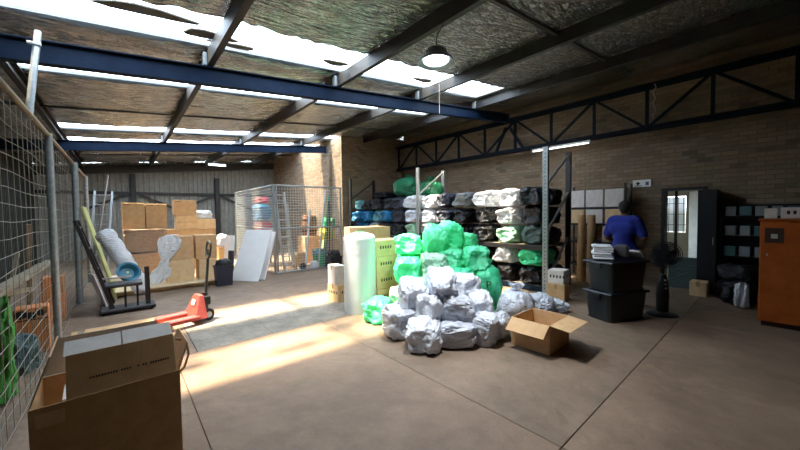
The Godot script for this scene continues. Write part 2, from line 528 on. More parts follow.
func build_shell() -> void:
	# floor slabs with recessed joints
	var floor_ := base("floor", Vector3.ZERO)
	struct(floor_)
	tag(floor_, "tan concrete slab floor with dark joints", "floor")
	put("bed", one(Vector3(3.3, -0.16, -6.5), Vector3(16.4, 0.24, 22.4)), M.joint, floor_)
	var g := 0.006
	# x0, x1, z0 (far), z1 (near), material
	var slabs := [
		[-2.6, 0.42, -4.43, -0.94, "concrete"], [0.42, 2.22, -4.43, -0.94, "concrete"], [2.22, 6.1, -4.43, -0.94, "concrete2"], [6.1, 9.3, -4.43, -0.94, "concrete2"],
		[-2.6, 2.22, -0.94, 4.3, "concrete2"], [2.22, 6.1, -0.94, 4.3, "concrete"], [6.1, 9.3, -0.94, 4.3, "concrete2"],
		[-2.6, 0.64, -5.9, -4.43, "concrete"], [0.64, 1.52, -5.9, -4.43, "patch"], [1.52, 2.24, -5.9, -4.43, "patch"], [2.24, 3.1, -5.9, -4.43, "patch"], [3.1, 9.3, -5.9, -4.43, "concrete"],
		[-2.6, 2.24, -10.2, -5.9, "concrete"], [2.24, 9.3, -10.2, -5.9, "concrete"], [-2.6, 2.24, -17.4, -10.2, "concrete2"], [2.24, 6.4, -17.4, -10.2, "concrete2"]]
	for s in slabs:
		var gap: float = g if s[4] != "patch" else g * 0.9
		var m := one(Vector3((s[0] + s[1]) * 0.5, -0.03, (s[2] + s[3]) * 0.5), Vector3(s[1] - s[0] - gap, 0.06, s[3] - s[2] - gap), 0.003)
		put("slab", m, M[s[4]], floor_)
	# back wall of ribbed sheets
	var bw := base("wall_back", Vector3.ZERO)
	struct(bw); tag(bw, "grey ribbed metal sheet wall at the far end", "wall")
	var w := 0.695
	var k := 0
	while X_LEFT + k * w < X_STEP + 0.2:
		var x0 := X_LEFT + k * w
		var o := put("sheet", rib_sheet(w + 0.004, under(x0) - 0.016, 0.035, 0.1), M.sheet_metal, bw)
		o.position = Vector3(x0, 0, Z_BACK - (0.003 if k % 2 else 0.0))
		k += 1
	put("backing", one(Vector3(1.9, 1.6, Z_BACK - 0.12), Vector3(8.9, 3.2, 0.06)), M.dark_wall, bw)
	var rl := MB.new()
	rl.bar(Vector3(X_LEFT, 2.52, Z_BACK + 0.09), Vector3(X_STEP, 2.56, Z_BACK + 0.09), 0.06, 0.12)
	put("girt", rl, M.black_steel, bw)
	var tb := MB.new()
	tb.bar(Vector3(X_LEFT, under(X_LEFT) - 0.28, Z_BACK + 0.1), Vector3(X_STEP, under(X_STEP) - 0.28, Z_BACK + 0.1), 0.1, 0.3)
	put("top_girt", tb, M.black_steel, bw)
	for cx in [0.42, 3.4]:
		put("column", one(Vector3(cx, 1.65, Z_BACK + 0.17), Vector3(0.18, 3.3, 0.16), 0.01), M.black_steel, bw)
		for sg in [-1.0, 1.0]:
			var kb := MB.new()
			kb.bar(Vector3(cx + sg * 0.15, 2.5, Z_BACK + 0.16), Vector3(cx + sg * 1.5, 1.85, Z_BACK + 0.16), 0.05, 0.09)
			put("knee_brace", kb, M.black_steel, bw)
	# left wall behind the fence
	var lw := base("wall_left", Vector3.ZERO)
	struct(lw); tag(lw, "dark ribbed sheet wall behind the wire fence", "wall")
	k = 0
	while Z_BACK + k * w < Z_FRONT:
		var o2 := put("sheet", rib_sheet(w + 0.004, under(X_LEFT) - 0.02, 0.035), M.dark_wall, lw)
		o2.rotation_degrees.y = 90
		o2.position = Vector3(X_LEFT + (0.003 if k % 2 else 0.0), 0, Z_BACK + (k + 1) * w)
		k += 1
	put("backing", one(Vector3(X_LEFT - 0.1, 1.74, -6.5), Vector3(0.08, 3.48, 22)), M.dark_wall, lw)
	# front wall behind the viewer
	var fw := base("wall_front", Vector3.ZERO)
	struct(fw); tag(fw, "plain dark wall behind the viewer", "wall")
	put("masonry", one(Vector3(3.3, 2.2, Z_FRONT + 0.1), Vector3(11.6, 5.2, 0.2)), M.dark_wall, fw)
	# brick return wall facing the viewer
	var tone := Color(0.28, 0.205, 0.138)
	var roof_y := func(p: Vector3) -> float: return under(p.x) - 0.02
	var ra := base("wall_brick_return", Vector3.ZERO)
	struct(ra); tag(ra, "tan brick wall behind the far end of the rack", "wall")
	put("masonry", one(Vector3((X_STEP + X_RIGHT + 0.2) * 0.5, 2.3, Z_STEP - 0.12), Vector3(X_RIGHT + 0.2 - X_STEP - 0.01, 4.6, 0.22)), M.mortar, ra)
	brick_face(ra, Vector3(X_STEP, 0, Z_STEP), Vector3.RIGHT, X_RIGHT - X_STEP, roof_y, Vector3.BACK, [], tone, 11)
	# brick side wall of the rear part
	var rs := base("wall_rear_side", Vector3.ZERO)
	struct(rs); tag(rs, "tan brick side wall beyond the storage cage", "wall")
	put("masonry", one(Vector3(X_STEP + 0.12, 2.17, (Z_STEP + Z_BACK) * 0.5 - 0.02), Vector3(0.22, 4.34, Z_STEP - Z_BACK - 0.0)), M.mortar, rs)
	brick_face(rs, Vector3(X_STEP + 0.005, 0, Z_STEP), Vector3.FORWARD, Z_STEP - Z_BACK, roof_y, Vector3.LEFT, [], tone, 12)
	var pl := base("pilaster", Vector3.ZERO)
	struct(pl); tag(pl, "brick pilaster under the far roof beam", "pilaster")
	put("masonry", one(Vector3(X_STEP - 0.055, 1.9, -11.15), Vector3(0.11, 3.8, 0.44)), M.mortar, pl)
	var py := func(_p: Vector3) -> float: return 3.8
	brick_face(pl, Vector3(X_STEP - 0.11, 0, -10.93), Vector3.FORWARD, 0.44, py, Vector3.LEFT, [], tone, 13)
	brick_face(pl, Vector3(X_STEP - 0.11, 0, -10.93), Vector3.RIGHT, 0.11, py, Vector3.BACK, [], tone, 14)
	# right brick wall with the doorway
	var rw := base("wall_right", Vector3.ZERO)
	struct(rw); tag(rw, "long brown brick wall with a doorway", "wall")
	var dz0 := -1.70; var dz1 := -0.98; var dh := 2.06
	var cxr := X_RIGHT + 0.12
	put("masonry", one(Vector3(cxr, 2.35, (Z_STEP + dz0) * 0.5), Vector3(0.22, 4.7, dz0 - Z_STEP)), M.mortar, rw)
	put("masonry", one(Vector3(cxr, 2.35, (Z_FRONT + dz1) * 0.5), Vector3(0.22, 4.7, Z_FRONT - dz1)), M.mortar, rw)
	put("masonry", one(Vector3(cxr, (dh + 4.7) * 0.5, (dz0 + dz1) * 0.5), Vector3(0.22, 4.7 - dh, dz1 - dz0)), M.mortar, rw)
	brick_face(rw, Vector3(X_RIGHT + 0.008, 0, Z_FRONT), Vector3.FORWARD, Z_FRONT - Z_STEP, roof_y, Vector3.LEFT, [[Z_FRONT - dz1, Z_FRONT - dz0, -1.0, dh]], tone, 15)
	# doorway frame
	var d := base("door_1", Vector3.ZERO)
	struct(d); tag(d, "dark steel door frame in the brick wall", "door")
	put("jamb", one(Vector3(cxr - 0.02, dh * 0.5, dz0 + 0.03), Vector3(0.3, dh, 0.06), 0.004), M.black_steel, d)
	put("jamb", one(Vector3(cxr - 0.02, dh * 0.5, dz1 - 0.03), Vector3(0.3, dh, 0.06), 0.004), M.black_steel, d)
	put("lintel", one(Vector3(cxr - 0.02, dh - 0.03, (dz0 + dz1) * 0.5), Vector3(0.3, 0.06, dz1 - dz0 - 0.12), 0.004), M.black_steel, d)
	put("mullion", one(Vector3(cxr + 0.02, 1.0, dz0 + 0.22), Vector3(0.05, 2.0, 0.05), 0.004), M.black_steel, d)
	# the room beyond
	var ro := base("wall_office", Vector3.ZERO)
	struct(ro); tag(ro, "pale plastered room beyond the doorway", "wall")
	var rx := 11.2
	put("floor_slab", one(Vector3(10.28, -0.05, -1.6), Vector3(1.95, 0.1, 3.0)), M.concrete2, ro)
	put("ceiling_slab", one(Vector3(10.25, 2.75, -1.6), Vector3(2.0, 0.1, 3.2)), M.plaster, ro)
	put("side", one(Vector3(10.25, 0.45, -3.15), Vector3(2.0, 0.9, 0.1)), M.plaster, ro)
	put("side", one(Vector3(10.25, 2.4, -3.15), Vector3(2.0, 0.6, 0.1)), M.plaster, ro)
	put("side", one(Vector3(9.35, 1.5, -3.15), Vector3(0.24, 1.2, 0.1)), M.plaster, ro)
	put("side", one(Vector3(11.1, 1.5, -3.15), Vector3(0.7, 1.2, 0.1)), M.plaster, ro)
	var leaf := base("door_2", Vector3(9.12, 0, -1.03), 30)
	struct(leaf); tag(leaf, "pale grey door leaf standing open in the doorway", "door")
	put("leaf_panel", one(Vector3(0.3, 1.0, 0), Vector3(0.6, 1.98, 0.04), 0.004), M.plaster, leaf)
	put("door_handle", one(Vector3(0.54, 1.0, 0.035), Vector3(0.1, 0.02, 0.03), 0.005), M.galv, leaf)
	put("side", one(Vector3(10.25, 1.35, -0.55), Vector3(2.0, 2.7, 0.1)), M.plaster, ro)
	# far plaster wall around its window
	var wz0 := -2.02; var wz1 := -1.62; var wy0 := 1.0; var wy1 := 1.95
	put("far_side", one(Vector3(rx, 1.35, (-3.2 + wz0) * 0.5), Vector3(0.12, 2.7, wz0 + 3.2)), M.plaster, ro)
	put("far_side", one(Vector3(rx, 1.35, (-0.5 + wz1) * 0.5), Vector3(0.12, 2.7, -0.5 - wz1)), M.plaster, ro)
	put("far_side", one(Vector3(rx, wy0 * 0.5, (wz0 + wz1) * 0.5), Vector3(0.12, wy0, wz1 - wz0)), M.plaster, ro)
	put("far_side", one(Vector3(rx, (wy1 + 2.7) * 0.5, (wz0 + wz1) * 0.5), Vector3(0.12, 2.7 - wy1, wz1 - wz0)), M.plaster, ro)
	var wn := base("window_5", Vector3(rx, 0, 0))
	struct(wn); tag(wn, "barred frosted window seen through the doorway", "window")
	var frost := mat(Color(0.8, 0.85, 0.85, 0.75), 0.25)
	frost.transparency = BaseMaterial3D.TRANSPARENCY_ALPHA
	put("pane", one(Vector3(0.02, (wy0 + wy1) * 0.5, (wz0 + wz1) * 0.5), Vector3(0.006, wy1 - wy0 - 0.04, wz1 - wz0 - 0.04)), frost, wn)
	for i in 4:
		put("bar", one(Vector3(-0.03, (wy0 + wy1) * 0.5, wz0 + 0.05 + i * 0.1), Vector3(0.015, wy1 - wy0, 0.012)), M.black_steel, wn)
	for i in 3:
		put("crossbar", one(Vector3(-0.03, wy0 + 0.2 + i * 0.28, (wz0 + wz1) * 0.5), Vector3(0.012, 0.015, wz1 - wz0)), M.black_steel, wn)

# ---------------------------------------------------------------- roof
func build_roof() -> void:
	var ce := base("ceiling", Vector3.ZERO)
	struct(ce); tag(ce, "sloping roof lined with crinkled silver foil", "ceiling")
	# z bands without the translucent strips
	var bands := []
	var edge := Z_FRONT + 0.3
	for s in STRIPS:
		bands.append([s[1], edge])
		edge = s[0]
	bands.append([Z_BACK - 0.02, edge])
	var sk_end := 6.85
	var n1 := noise(77, 0.9, 3)
	var n2 := noise(78, 2.2, 2)
	var xs := [-2.5, -1.0, 1.0, 3.0, 5.0, 7.0, 9.2]
	for bi in bands.size():
		var b = bands[bi]
		# outer sheet
		var x1 := 9.25
		var ln: float = b[1] - b[0]
		put("roof_sheet", roof_slab(-2.5, x1, b[0], b[1], 0.03, 0.04), M.roof, ce)
		for i in xs.size() - 1:
			var xa: float = xs[i]; var xb: float = xs[i + 1]
			# split into rolls about 1.3 m wide
			var rolls := maxi(1, int(round(ln / 1.3)))
			for r in rolls:
				var za: float = lerpf(b[0], b[1], float(r) / rolls)
				var zb: float = lerpf(b[0], b[1], float(r + 1) / rolls) + (0.05 if r < rolls - 1 else 0.0)
				var m := MB.new()
				var pts := []
				var nx := 22; var nz := maxi(6, int((zb - za) / 0.09))
				for a in nz + 1:
					var row := []
					var tz := float(a) / nz
					for q in nx + 1:
						var tx := float(q) / nx
						var x := lerpf(xa + 0.01, xb - 0.01, tx)
						var z := lerpf(za, zb, tz)
						if (a == 0 and r == 0) or (a == nz and r == rolls - 1): z += n2.get_noise_2d(x * 3.0, za * 7.0) * 0.05
						var sag := -0.035 * sin(PI * tx) * (0.6 + 0.4 * sin(PI * tz))
						var y := under(x) + sag + n1.get_noise_2d(x * 0.7, z * 3.0) * 0.016 + n2.get_noise_2d(x * 1.3, z * 5.0) * 0.014 - 0.004 * (r % 2)
						row.append(Vector3(x, minf(y, under(x) + 0.012), z))
					pts.append(row)
				m.grid(pts, false, true)
				put("foil_sheet", m, M.foil, ce)
	# roof goes on beyond the end of the strips
	for s in STRIPS:
		put("roof_sheet", roof_slab(sk_end, 9.25, s[0], s[1], 0.03, 0.04), M.roof, ce)
		put("roof_sheet", roof_slab(-2.5, -1.0, s[0], s[1], 0.03, 0.04), M.roof, ce)
		for rng_ in [[-2.5, -1.0], [sk_end, 9.2]]:
			var m := MB.new()
			var pts := []
			for a in 9:
				var row := []
				for q in 15:
					var x: float = lerpf(rng_[0], rng_[1], q / 14.0)
					var z: float = lerpf(s[0], s[1], a / 8.0)
					if q == (0 if rng_[0] > 0 else 14): x += n2.get_noise_2d(z * 5.0, 3.0) * 0.1
					row.append(Vector3(x, under(x) - 0.012 + n2.get_noise_2d(x * 1.3, z * 5.0) * 0.012, z))
				pts.append(row)
			m.grid(pts, false, true)
			put("foil_sheet", m, M.foil, ce)
	# translucent strips with a shallow corrugation
	var idx := 0
	for s in STRIPS:
		idx += 1
		var wnd := base("window_%d" % idx, Vector3.ZERO)
		struct(wnd); tag(wnd, ["broad translucent roof strip in front of the near beam", "translucent roof strip just behind the near beam", "translucent roof strip in front of the far beam", "broad translucent roof strip behind the far beam"][idx - 1], "skylight")
		for i in 4:
			var xa := -1.05 + i * 2.0
			var xb := minf(xa + 2.0, sk_end + 0.05)
			var m := MB.new()
			var pts := []
			var nz := 32
			for q in 2:
				var row := []
				for a in nz + 1:
					var z: float = lerpf(s[0] - 0.06, s[1] + 0.06, float(a) / nz)
					var x := xa if q == 0 else xb
					row.append(Vector3(x, under(x) + 0.062 + 0.012 * sin(TAU * 5.0 * a / nz), z))
				pts.append(row)
			m.grid(pts)
			put("pane", m, M.skylight, wnd)
	# scraps of torn lining and leaf litter lying on the strips
	var rng := RandomNumberGenerator.new()
	rng.seed = 5
	for sp in [[0.3, -4.5, 0.45, 0.09], [0.93, -4.75, 0.3, 0.1], [2.75, -4.78, 0.22, 0.08], [4.7, -4.72, 0.25, 0.08], [1.25, -4.9, 0.3, 0.06], [-0.85, -4.75, 0.3, 0.1]]:
		var m := MB.new()
		var top := []; var bot := []
		for k in 15:
			var t := TAU * k / 14.0
			var r := 1.0 + 0.35 * sin(t * 3.0 + sp[0] * 9.0) * 0.5 + (0.3 * sin(t * 7.0) if k < 14 else 0.0)
			var x: float = sp[0] + cos(t) * sp[2] * r
			var z: float = sp[1] + sin(t) * sp[3] * r
			top.append(Vector3(x, under(x) + 0.045, z))
			bot.append(Vector3(x, under(x) + 0.028, z))
		for k in 14:
			m.quad(bot[k], bot[k + 1], top[k + 1], top[k])
			m.tri(Vector3(sp[0], under(sp[0]) + 0.02, sp[1]), bot[k + 1], bot[k])
			m.tri(Vector3(sp[0], under(sp[0]) + 0.05, sp[1]), top[k], top[k + 1])
		put("torn_lining", m, M.foil_dark, ce)
	# dark straps along the slope
	for z in [-8.6, -2.2, -14.6]:
		var st := MB.new()
		st.bar(Vector3(-2.4, under(-2.4) - 0.06, z), Vector3(8.5, under(8.5) - 0.06, z), 0.05, 0.025)
		put("lining_strap", st, M.black_steel, ce)
	# purlins: lipped channels running to the back wall
	for px in [-1.0, 1.0, 3.0, 5.0, 7.0]:
		var pu := base("roof_purlin", Vector3(px, under(px) - 0.012, 0))
		struct(pu)
		tag(pu, {-1.0: "dark steel purlin along the low eave above the fence", 1.0: "dark steel purlin second from the low eave", 3.0: "dark steel purlin carrying the round pendant lamp", 5.0: "dark steel purlin beyond the pendant lamp", 7.0: "dark steel purlin nearest the lattice truss"}[px], "purlin")
		var zb := Z_BACK + 0.05 if px < X_STEP else Z_STEP
		var zc := (zb + Z_FRONT) * 0.5; var zl := Z_FRONT - zb
		var m := MB.new()
		m.box(Vector3(-0.035, -0.1, zc), Vector3(0.006, 0.2, zl))
		m.box(Vector3(0.0, -0.197, zc), Vector3(0.07, 0.006, zl))
		m.box(Vector3(0.0, -0.003, zc), Vector3(0.07, 0.006, zl))
		m.box(Vector3(0.035, -0.187, zc), Vector3(0.006, 0.025, zl))
		m.box(Vector3(0.035, -0.013, zc), Vector3(0.006, 0.025, zl))
		put("channel", m, M.purlin, pu)
		for zc2 in [-5.15, -11.1]:
			if px > X_STEP and zc2 < Z_STEP: continue
			put("cleat", one(Vector3(-0.06, -0.11, zc2), Vector3(0.045, 0.17, 0.09), 0.003), M.galv, pu)
	# sloping main beams, I-sections
	for b in [[-5.15, 8.5, "near navy steel roof beam crossing below the purlins"], [-11.1, X_STEP - 0.12, "far navy steel roof beam ending at the brick pilaster"], [0.8, 8.5, "navy steel roof beam above the viewer"]]:
		var be := base("roof_beam", Vector3(0, 0, b[0]))
		struct(be); tag(be, b[2], "beam")
		var xa := -2.25
		var xb: float = b[1]
		var yt := under(0) - 0.22
		var m := MB.new()
		for part in [[yt - 0.006, 0.012, 0.12], [yt - 0.234, 0.012, 0.12], [yt - 0.12, 0.216, 0.012]]:
			m.bar(Vector3(xa, part[0] + 0.1 * xa, 0), Vector3(xb, part[0] + 0.1 * xb, 0), part[2], part[1])
		put("section", m, M.navy, be)
		for sx in [xa + 0.05, xb - 0.03]:
			put("end_plate", one(Vector3(sx, yt - 0.12 + 0.1 * sx, 0), Vector3(0.015, 0.26, 0.14), 0.003), M.navy, be)
	# columns under the beams at the low eave
	for z in [-5.15, -11.1, 0.8]:
		var co := base("steel_column", Vector3(X_LEFT + 0.12, 0, z))
		struct(co); tag(co, "dark steel column at the low eave behind the fence", "column", "eave columns")
		put("shaft", one(Vector3(0, 1.52, 0), Vector3(0.14, 3.04, 0.14), 0.01), M.navy, co)
	# lattice truss along the high side
	var tx := 8.6
	var tr := base("lattice_truss", Vector3(tx, 0, 0))
	struct(tr); tag(tr, "dark lattice truss running along the high side of the roof", "truss")
	var zt0 := Z_STEP + 0.03; var zt1 := Z_FRONT - 0.02
	var yb := 3.34; var ytp := 4.2
	for yy in [yb, ytp]:
		var m := MB.new()
		for sg in [-1.0, 1.0]:
			m.box(Vector3(sg * 0.045, yy, (zt0 + zt1) * 0.5), Vector3(0.012, 0.1, zt1 - zt0))
			m.box(Vector3(sg * 0.085, yy - 0.044 * signf(yy - 3.8) * -1.0, (zt0 + zt1) * 0.5), Vector3(0.07, 0.012, zt1 - zt0))
		put("bottom_chord" if yy < 3.8 else "top_chord", m, M.truss, tr)
	var step := 1.02
	var nz2 := int((zt1 - zt0) / step)
	for i in nz2 + 1:
		var z := zt0 + 0.1 + i * step
		var m := MB.new()
		m.bar(Vector3(0, yb, z), Vector3(0, ytp, z), 0.06, 0.05)
		put("web_post", m, M.truss, tr)
		if i < nz2:
			var m2 := MB.new()
			if i % 2 == 0: m2.bar(Vector3(0, yb, z), Vector3(0, ytp, z + step), 0.05, 0.05)
			else: m2.bar(Vector3(0, ytp, z), Vector3(0, yb, z + step), 0.05, 0.05)
			put("web_diagonal", m2, M.truss, tr)
	for sg in [-1.0, 1.0]:
		var m := MB.new()
		m.bar(Vector3(-0.1, 4.02, -5.15 + sg * 0.05), Vector3(-0.02, yb, -5.15 + sg * 0.45), 0.06, 0.07)
		put("knee_bracket", m, M.truss, tr)
	# loose pale cable hanging by the truss
	var cb := MB.new()
	var cp := []
	for k in 10: cp.append(Vector3(8.5 + 0.02 * sin(k * 1.3), 4.22 - k * 0.08, -1.77 + 0.03 * sin(k * 2.1)))
	cb.tube(cp, 0.009, 6)
	tag(put("hanging_cable", cb, M.panel_grey), "pale cable dangling in front of the lattice truss", "cable")
	var ch := MB.new()
	ch.tube([Vector3(4.6, 4.0, -4.2), Vector3(4.6, 3.45, -4.2)], 0.006, 5)
	tag(put("pull_cord", ch, M.panel_grey), "thin straight cord hanging from the roof beside the near beam", "cord")
	# tie pole between fence and near beam
	var tp := MB.new()
	tp.tube([Vector3(-0.64, 2.55, -4.72), Vector3(-0.57, 3.48, -4.92)], 0.028, 10)
	var pole := base("tie_pole", Vector3.ZERO)
	tag(pole, "short grey pipe tying the fence top to the near beam", "pipe")
	put("pipe", tp, M.galv, pole)
	put("bolt", one(Vector3(-0.595, 3.33, -4.86), Vector3(0.1, 0.03, 0.03), 0.005), M.galv, pole)

func roof_slab(xa: float, xb: float, za: float, zb: float, lift: float, t: float) -> MB:
	var m := MB.new()
	var y := func(x: float) -> float: return under(x) + lift
	var a := Vector3(xa, y.call(xa), za); var b := Vector3(xb, y.call(xb), za)
	var c := Vector3(xb, y.call(xb), zb); var d := Vector3(xa, y.call(xa), zb)
	var u := Vector3(0, t, 0)
	m.quad(a, b, c, d)
	m.quad(d + u, c + u, b + u, a + u)
	m.quad(a, d, d + u, a + u)
	m.quad(b + u, c + u, c, b)
	m.quad(a + u, b + u, b, a)
	m.quad(d, c, c + u, d + u)
	return m

# ---------------------------------------------------------------- lamps
func build_lamps() -> void:
	var pd := thing("pendant_lamp", "round industrial pendant lamp glowing under the roof", "lamp", Vector3(2.85, 3.36, -2.65))
	var cord := MB.new()
	cord.tube([Vector3(0.13, 0.5, 0), Vector3(0.1, 0.42, 0.01), Vector3(0.01, 0.3, 0.01), Vector3(0, 0.16, 0)], 0.008, 6)
	put("cord", cord, M.rubber, pd)
	var hook := MB.new()
	hook.tube([Vector3(0, 0.17, 0), Vector3(0.02, 0.2, 0), Vector3(0.012, 0.23, 0), Vector3(-0.012, 0.225, 0)], 0.007, 6)
	put("hook", hook, M.lamp_shell, pd)
	var sh := MB.new()
	sh.lathe([Vector2(0.205, -0.02), Vector2(0.21, -0.005), Vector2(0.2, 0.012), Vector2(0.13, 0.05), Vector2(0.11, 0.075), Vector2(0.1, 0.13), Vector2(0.06, 0.16), Vector2(0.001, 0.165)], 32)
	sh.lathe([Vector2(0.001, 0.03), Vector2(0.12, 0.02), Vector2(0.15, 0.012), Vector2(0.205, -0.02)], 32)
	put("housing", sh, M.lamp_shell, pd)
	for k in 12:
		var t := TAU * k / 12
		put("cooling_fin", one(Vector3(cos(t) * 0.112, 0.1, sin(t) * 0.112), Vector3(0.03, 0.05, 0.006), 0.0, Basis(Vector3.UP, -t)), M.lamp_shell, pd)
	var gl := MB.new()
	gl.lathe([Vector2(0.001, 0.0), Vector2(0.14, 0.0), Vector2(0.145, 0.008), Vector2(0.001, 0.012)], 32)
	gl.lathe([Vector2(0.145, 0.008), Vector2(0.14, 0.0)], 32)
	var gm: StandardMaterial3D = M.lamp_glow.duplicate()
	gm.emission_energy_multiplier = 6.0
	put("lamp_diffuser", gl, gm, pd)
	var l := SpotLight3D.new()
	l.name = "pendant_light"
	add_child(l)
	l.position = Vector3(2.85, 3.335, -2.65)
	l.rotation_degrees.x = -90
	l.spot_angle = 62
	l.spot_angle_attenuation = 1.0
	l.light_energy = 13.0
	l.light_color = Color(0.96, 0.98, 1.0)
	l.light_size = 0.12
	l.spot_range = 30
	l.spot_attenuation = 2
	l.shadow_enabled = true
	# tube lamp under the truss
	tube_lamp(Vector3(8.55, 3.22, -3.72), 1.45, 0.0, "lit fluorescent tube fixed under the lattice truss", 0.03)
	tube_lamp(Vector3(2.86, 3.5, -14.0), 0.6, 90.0, "small lit tube lamp near the far sheet wall", 0.05)

func tube_lamp(at: Vector3, length: float, turn: float, label: String, power: float) -> void:
	var t := thing("tube_lamp", label, "lamp", at, turn)
	put("batten", one(Vector3(0, 0.045, 0), Vector3(0.06, 0.045, length), 0.006), M.white, t)
	var m := MB.new()
	m.tube([Vector3(0, 0, -length * 0.47), Vector3(0, 0, length * 0.47)], 0.014, 10)
	put("lamp_tube", m, M.lamp_glow, t)
	for sg in [-1.0, 1.0]:
		put("lamp_holder", one(Vector3(0, 0.01, sg * length * 0.485), Vector3(0.03, 0.06, 0.02), 0.003), M.white, t)
	var l := AreaLight3D.new()
	l.name = "tube_light"
	add_child(l, true)
	l.area_size = Vector2(0.04, length * 0.9)
	l.transform = Transform3D(Basis(Vector3.UP, deg_to_rad(turn)) * Basis(Vector3.RIGHT, deg_to_rad(-90)), at + Vector3(0, -0.03, 0))
	l.area_size = Vector2(0.04, length * 0.9)
	l.light_energy = power
	l.light_color = Color(0.93, 0.97, 1.0)
	l.area_range = 25
	l.shadow_enabled = true

# ---------------------------------------------------------------- fence on the left
func wire_panel(a: Vector3, b: Vector3, h: float, gap_h: float, gap_v: float, r: float, y0 := 0.04) -> MB:
	var m := MB.new()
	var len_ := (b - a).length()
	var u := (b - a) / len_
	var nrm := u.cross(Vector3.UP)
	var k := 0
	while k * gap_v <= len_:
		var p := a + u * (k * gap_v)
		m.tube([p + Vector3.UP * y0, p + Vector3.UP * h], r, 4, false)
		k += 1
	k = 0
	while y0 + k * gap_h <= h:
		var y := y0 + k * gap_h
		var pts := []
		for q in 7:
			var t := q / 6.0
			pts.append(a.lerp(b, t) + Vector3.UP * (y + 0.012 * sin(t * 9.0 + k)) + nrm * (0.008 * sin(t * 7.0 + k * 2.0)))
		m.tube(pts, r * 1.15, 4, false)
		k += 1
	return m

func build_fence() -> void:
	var f := thing("wire_fence", "tall welded wire fence on galvanised posts along the low side", "fence", Vector3(-0.62, 0, 0))
	var zs := [2.35, -0.33, -3.0, -5.68, -8.37, -11.03]
	var posts := [Vector2(0, 0), Vector2(0, 0), Vector2(0, 0), Vector2(0.0, -0.02), Vector2(0.02, 0), Vector2(0, 0)]
	for i in zs.size():
		var m := MB.new()
		m.tube([Vector3(0, 0, zs[i]), Vector3(posts[i].x, 2.6, zs[i])], 0.036 if i < 4 else 0.045, 12)
		put("post", m, M.galv, f)
		put("foot_plate", one(Vector3(0, 0.006, zs[i]), Vector3(0.14, 0.012, 0.14), 0.002), M.galv, f)
		if i > 0:
			put("wire_panel", wire_panel(Vector3(-0.03, 0, zs[i]), Vector3(-0.03, 0, zs[i - 1]), 2.56, 0.128, 0.2, 0.0026), M.rust_wire, f)
			var r := MB.new()
			r.tube([Vector3(0, 2.58, zs[i]), Vector3(0, 2.57, zs[i - 1])], 0.024, 8)
			put("top_rail", r, M.wood_grey, f)

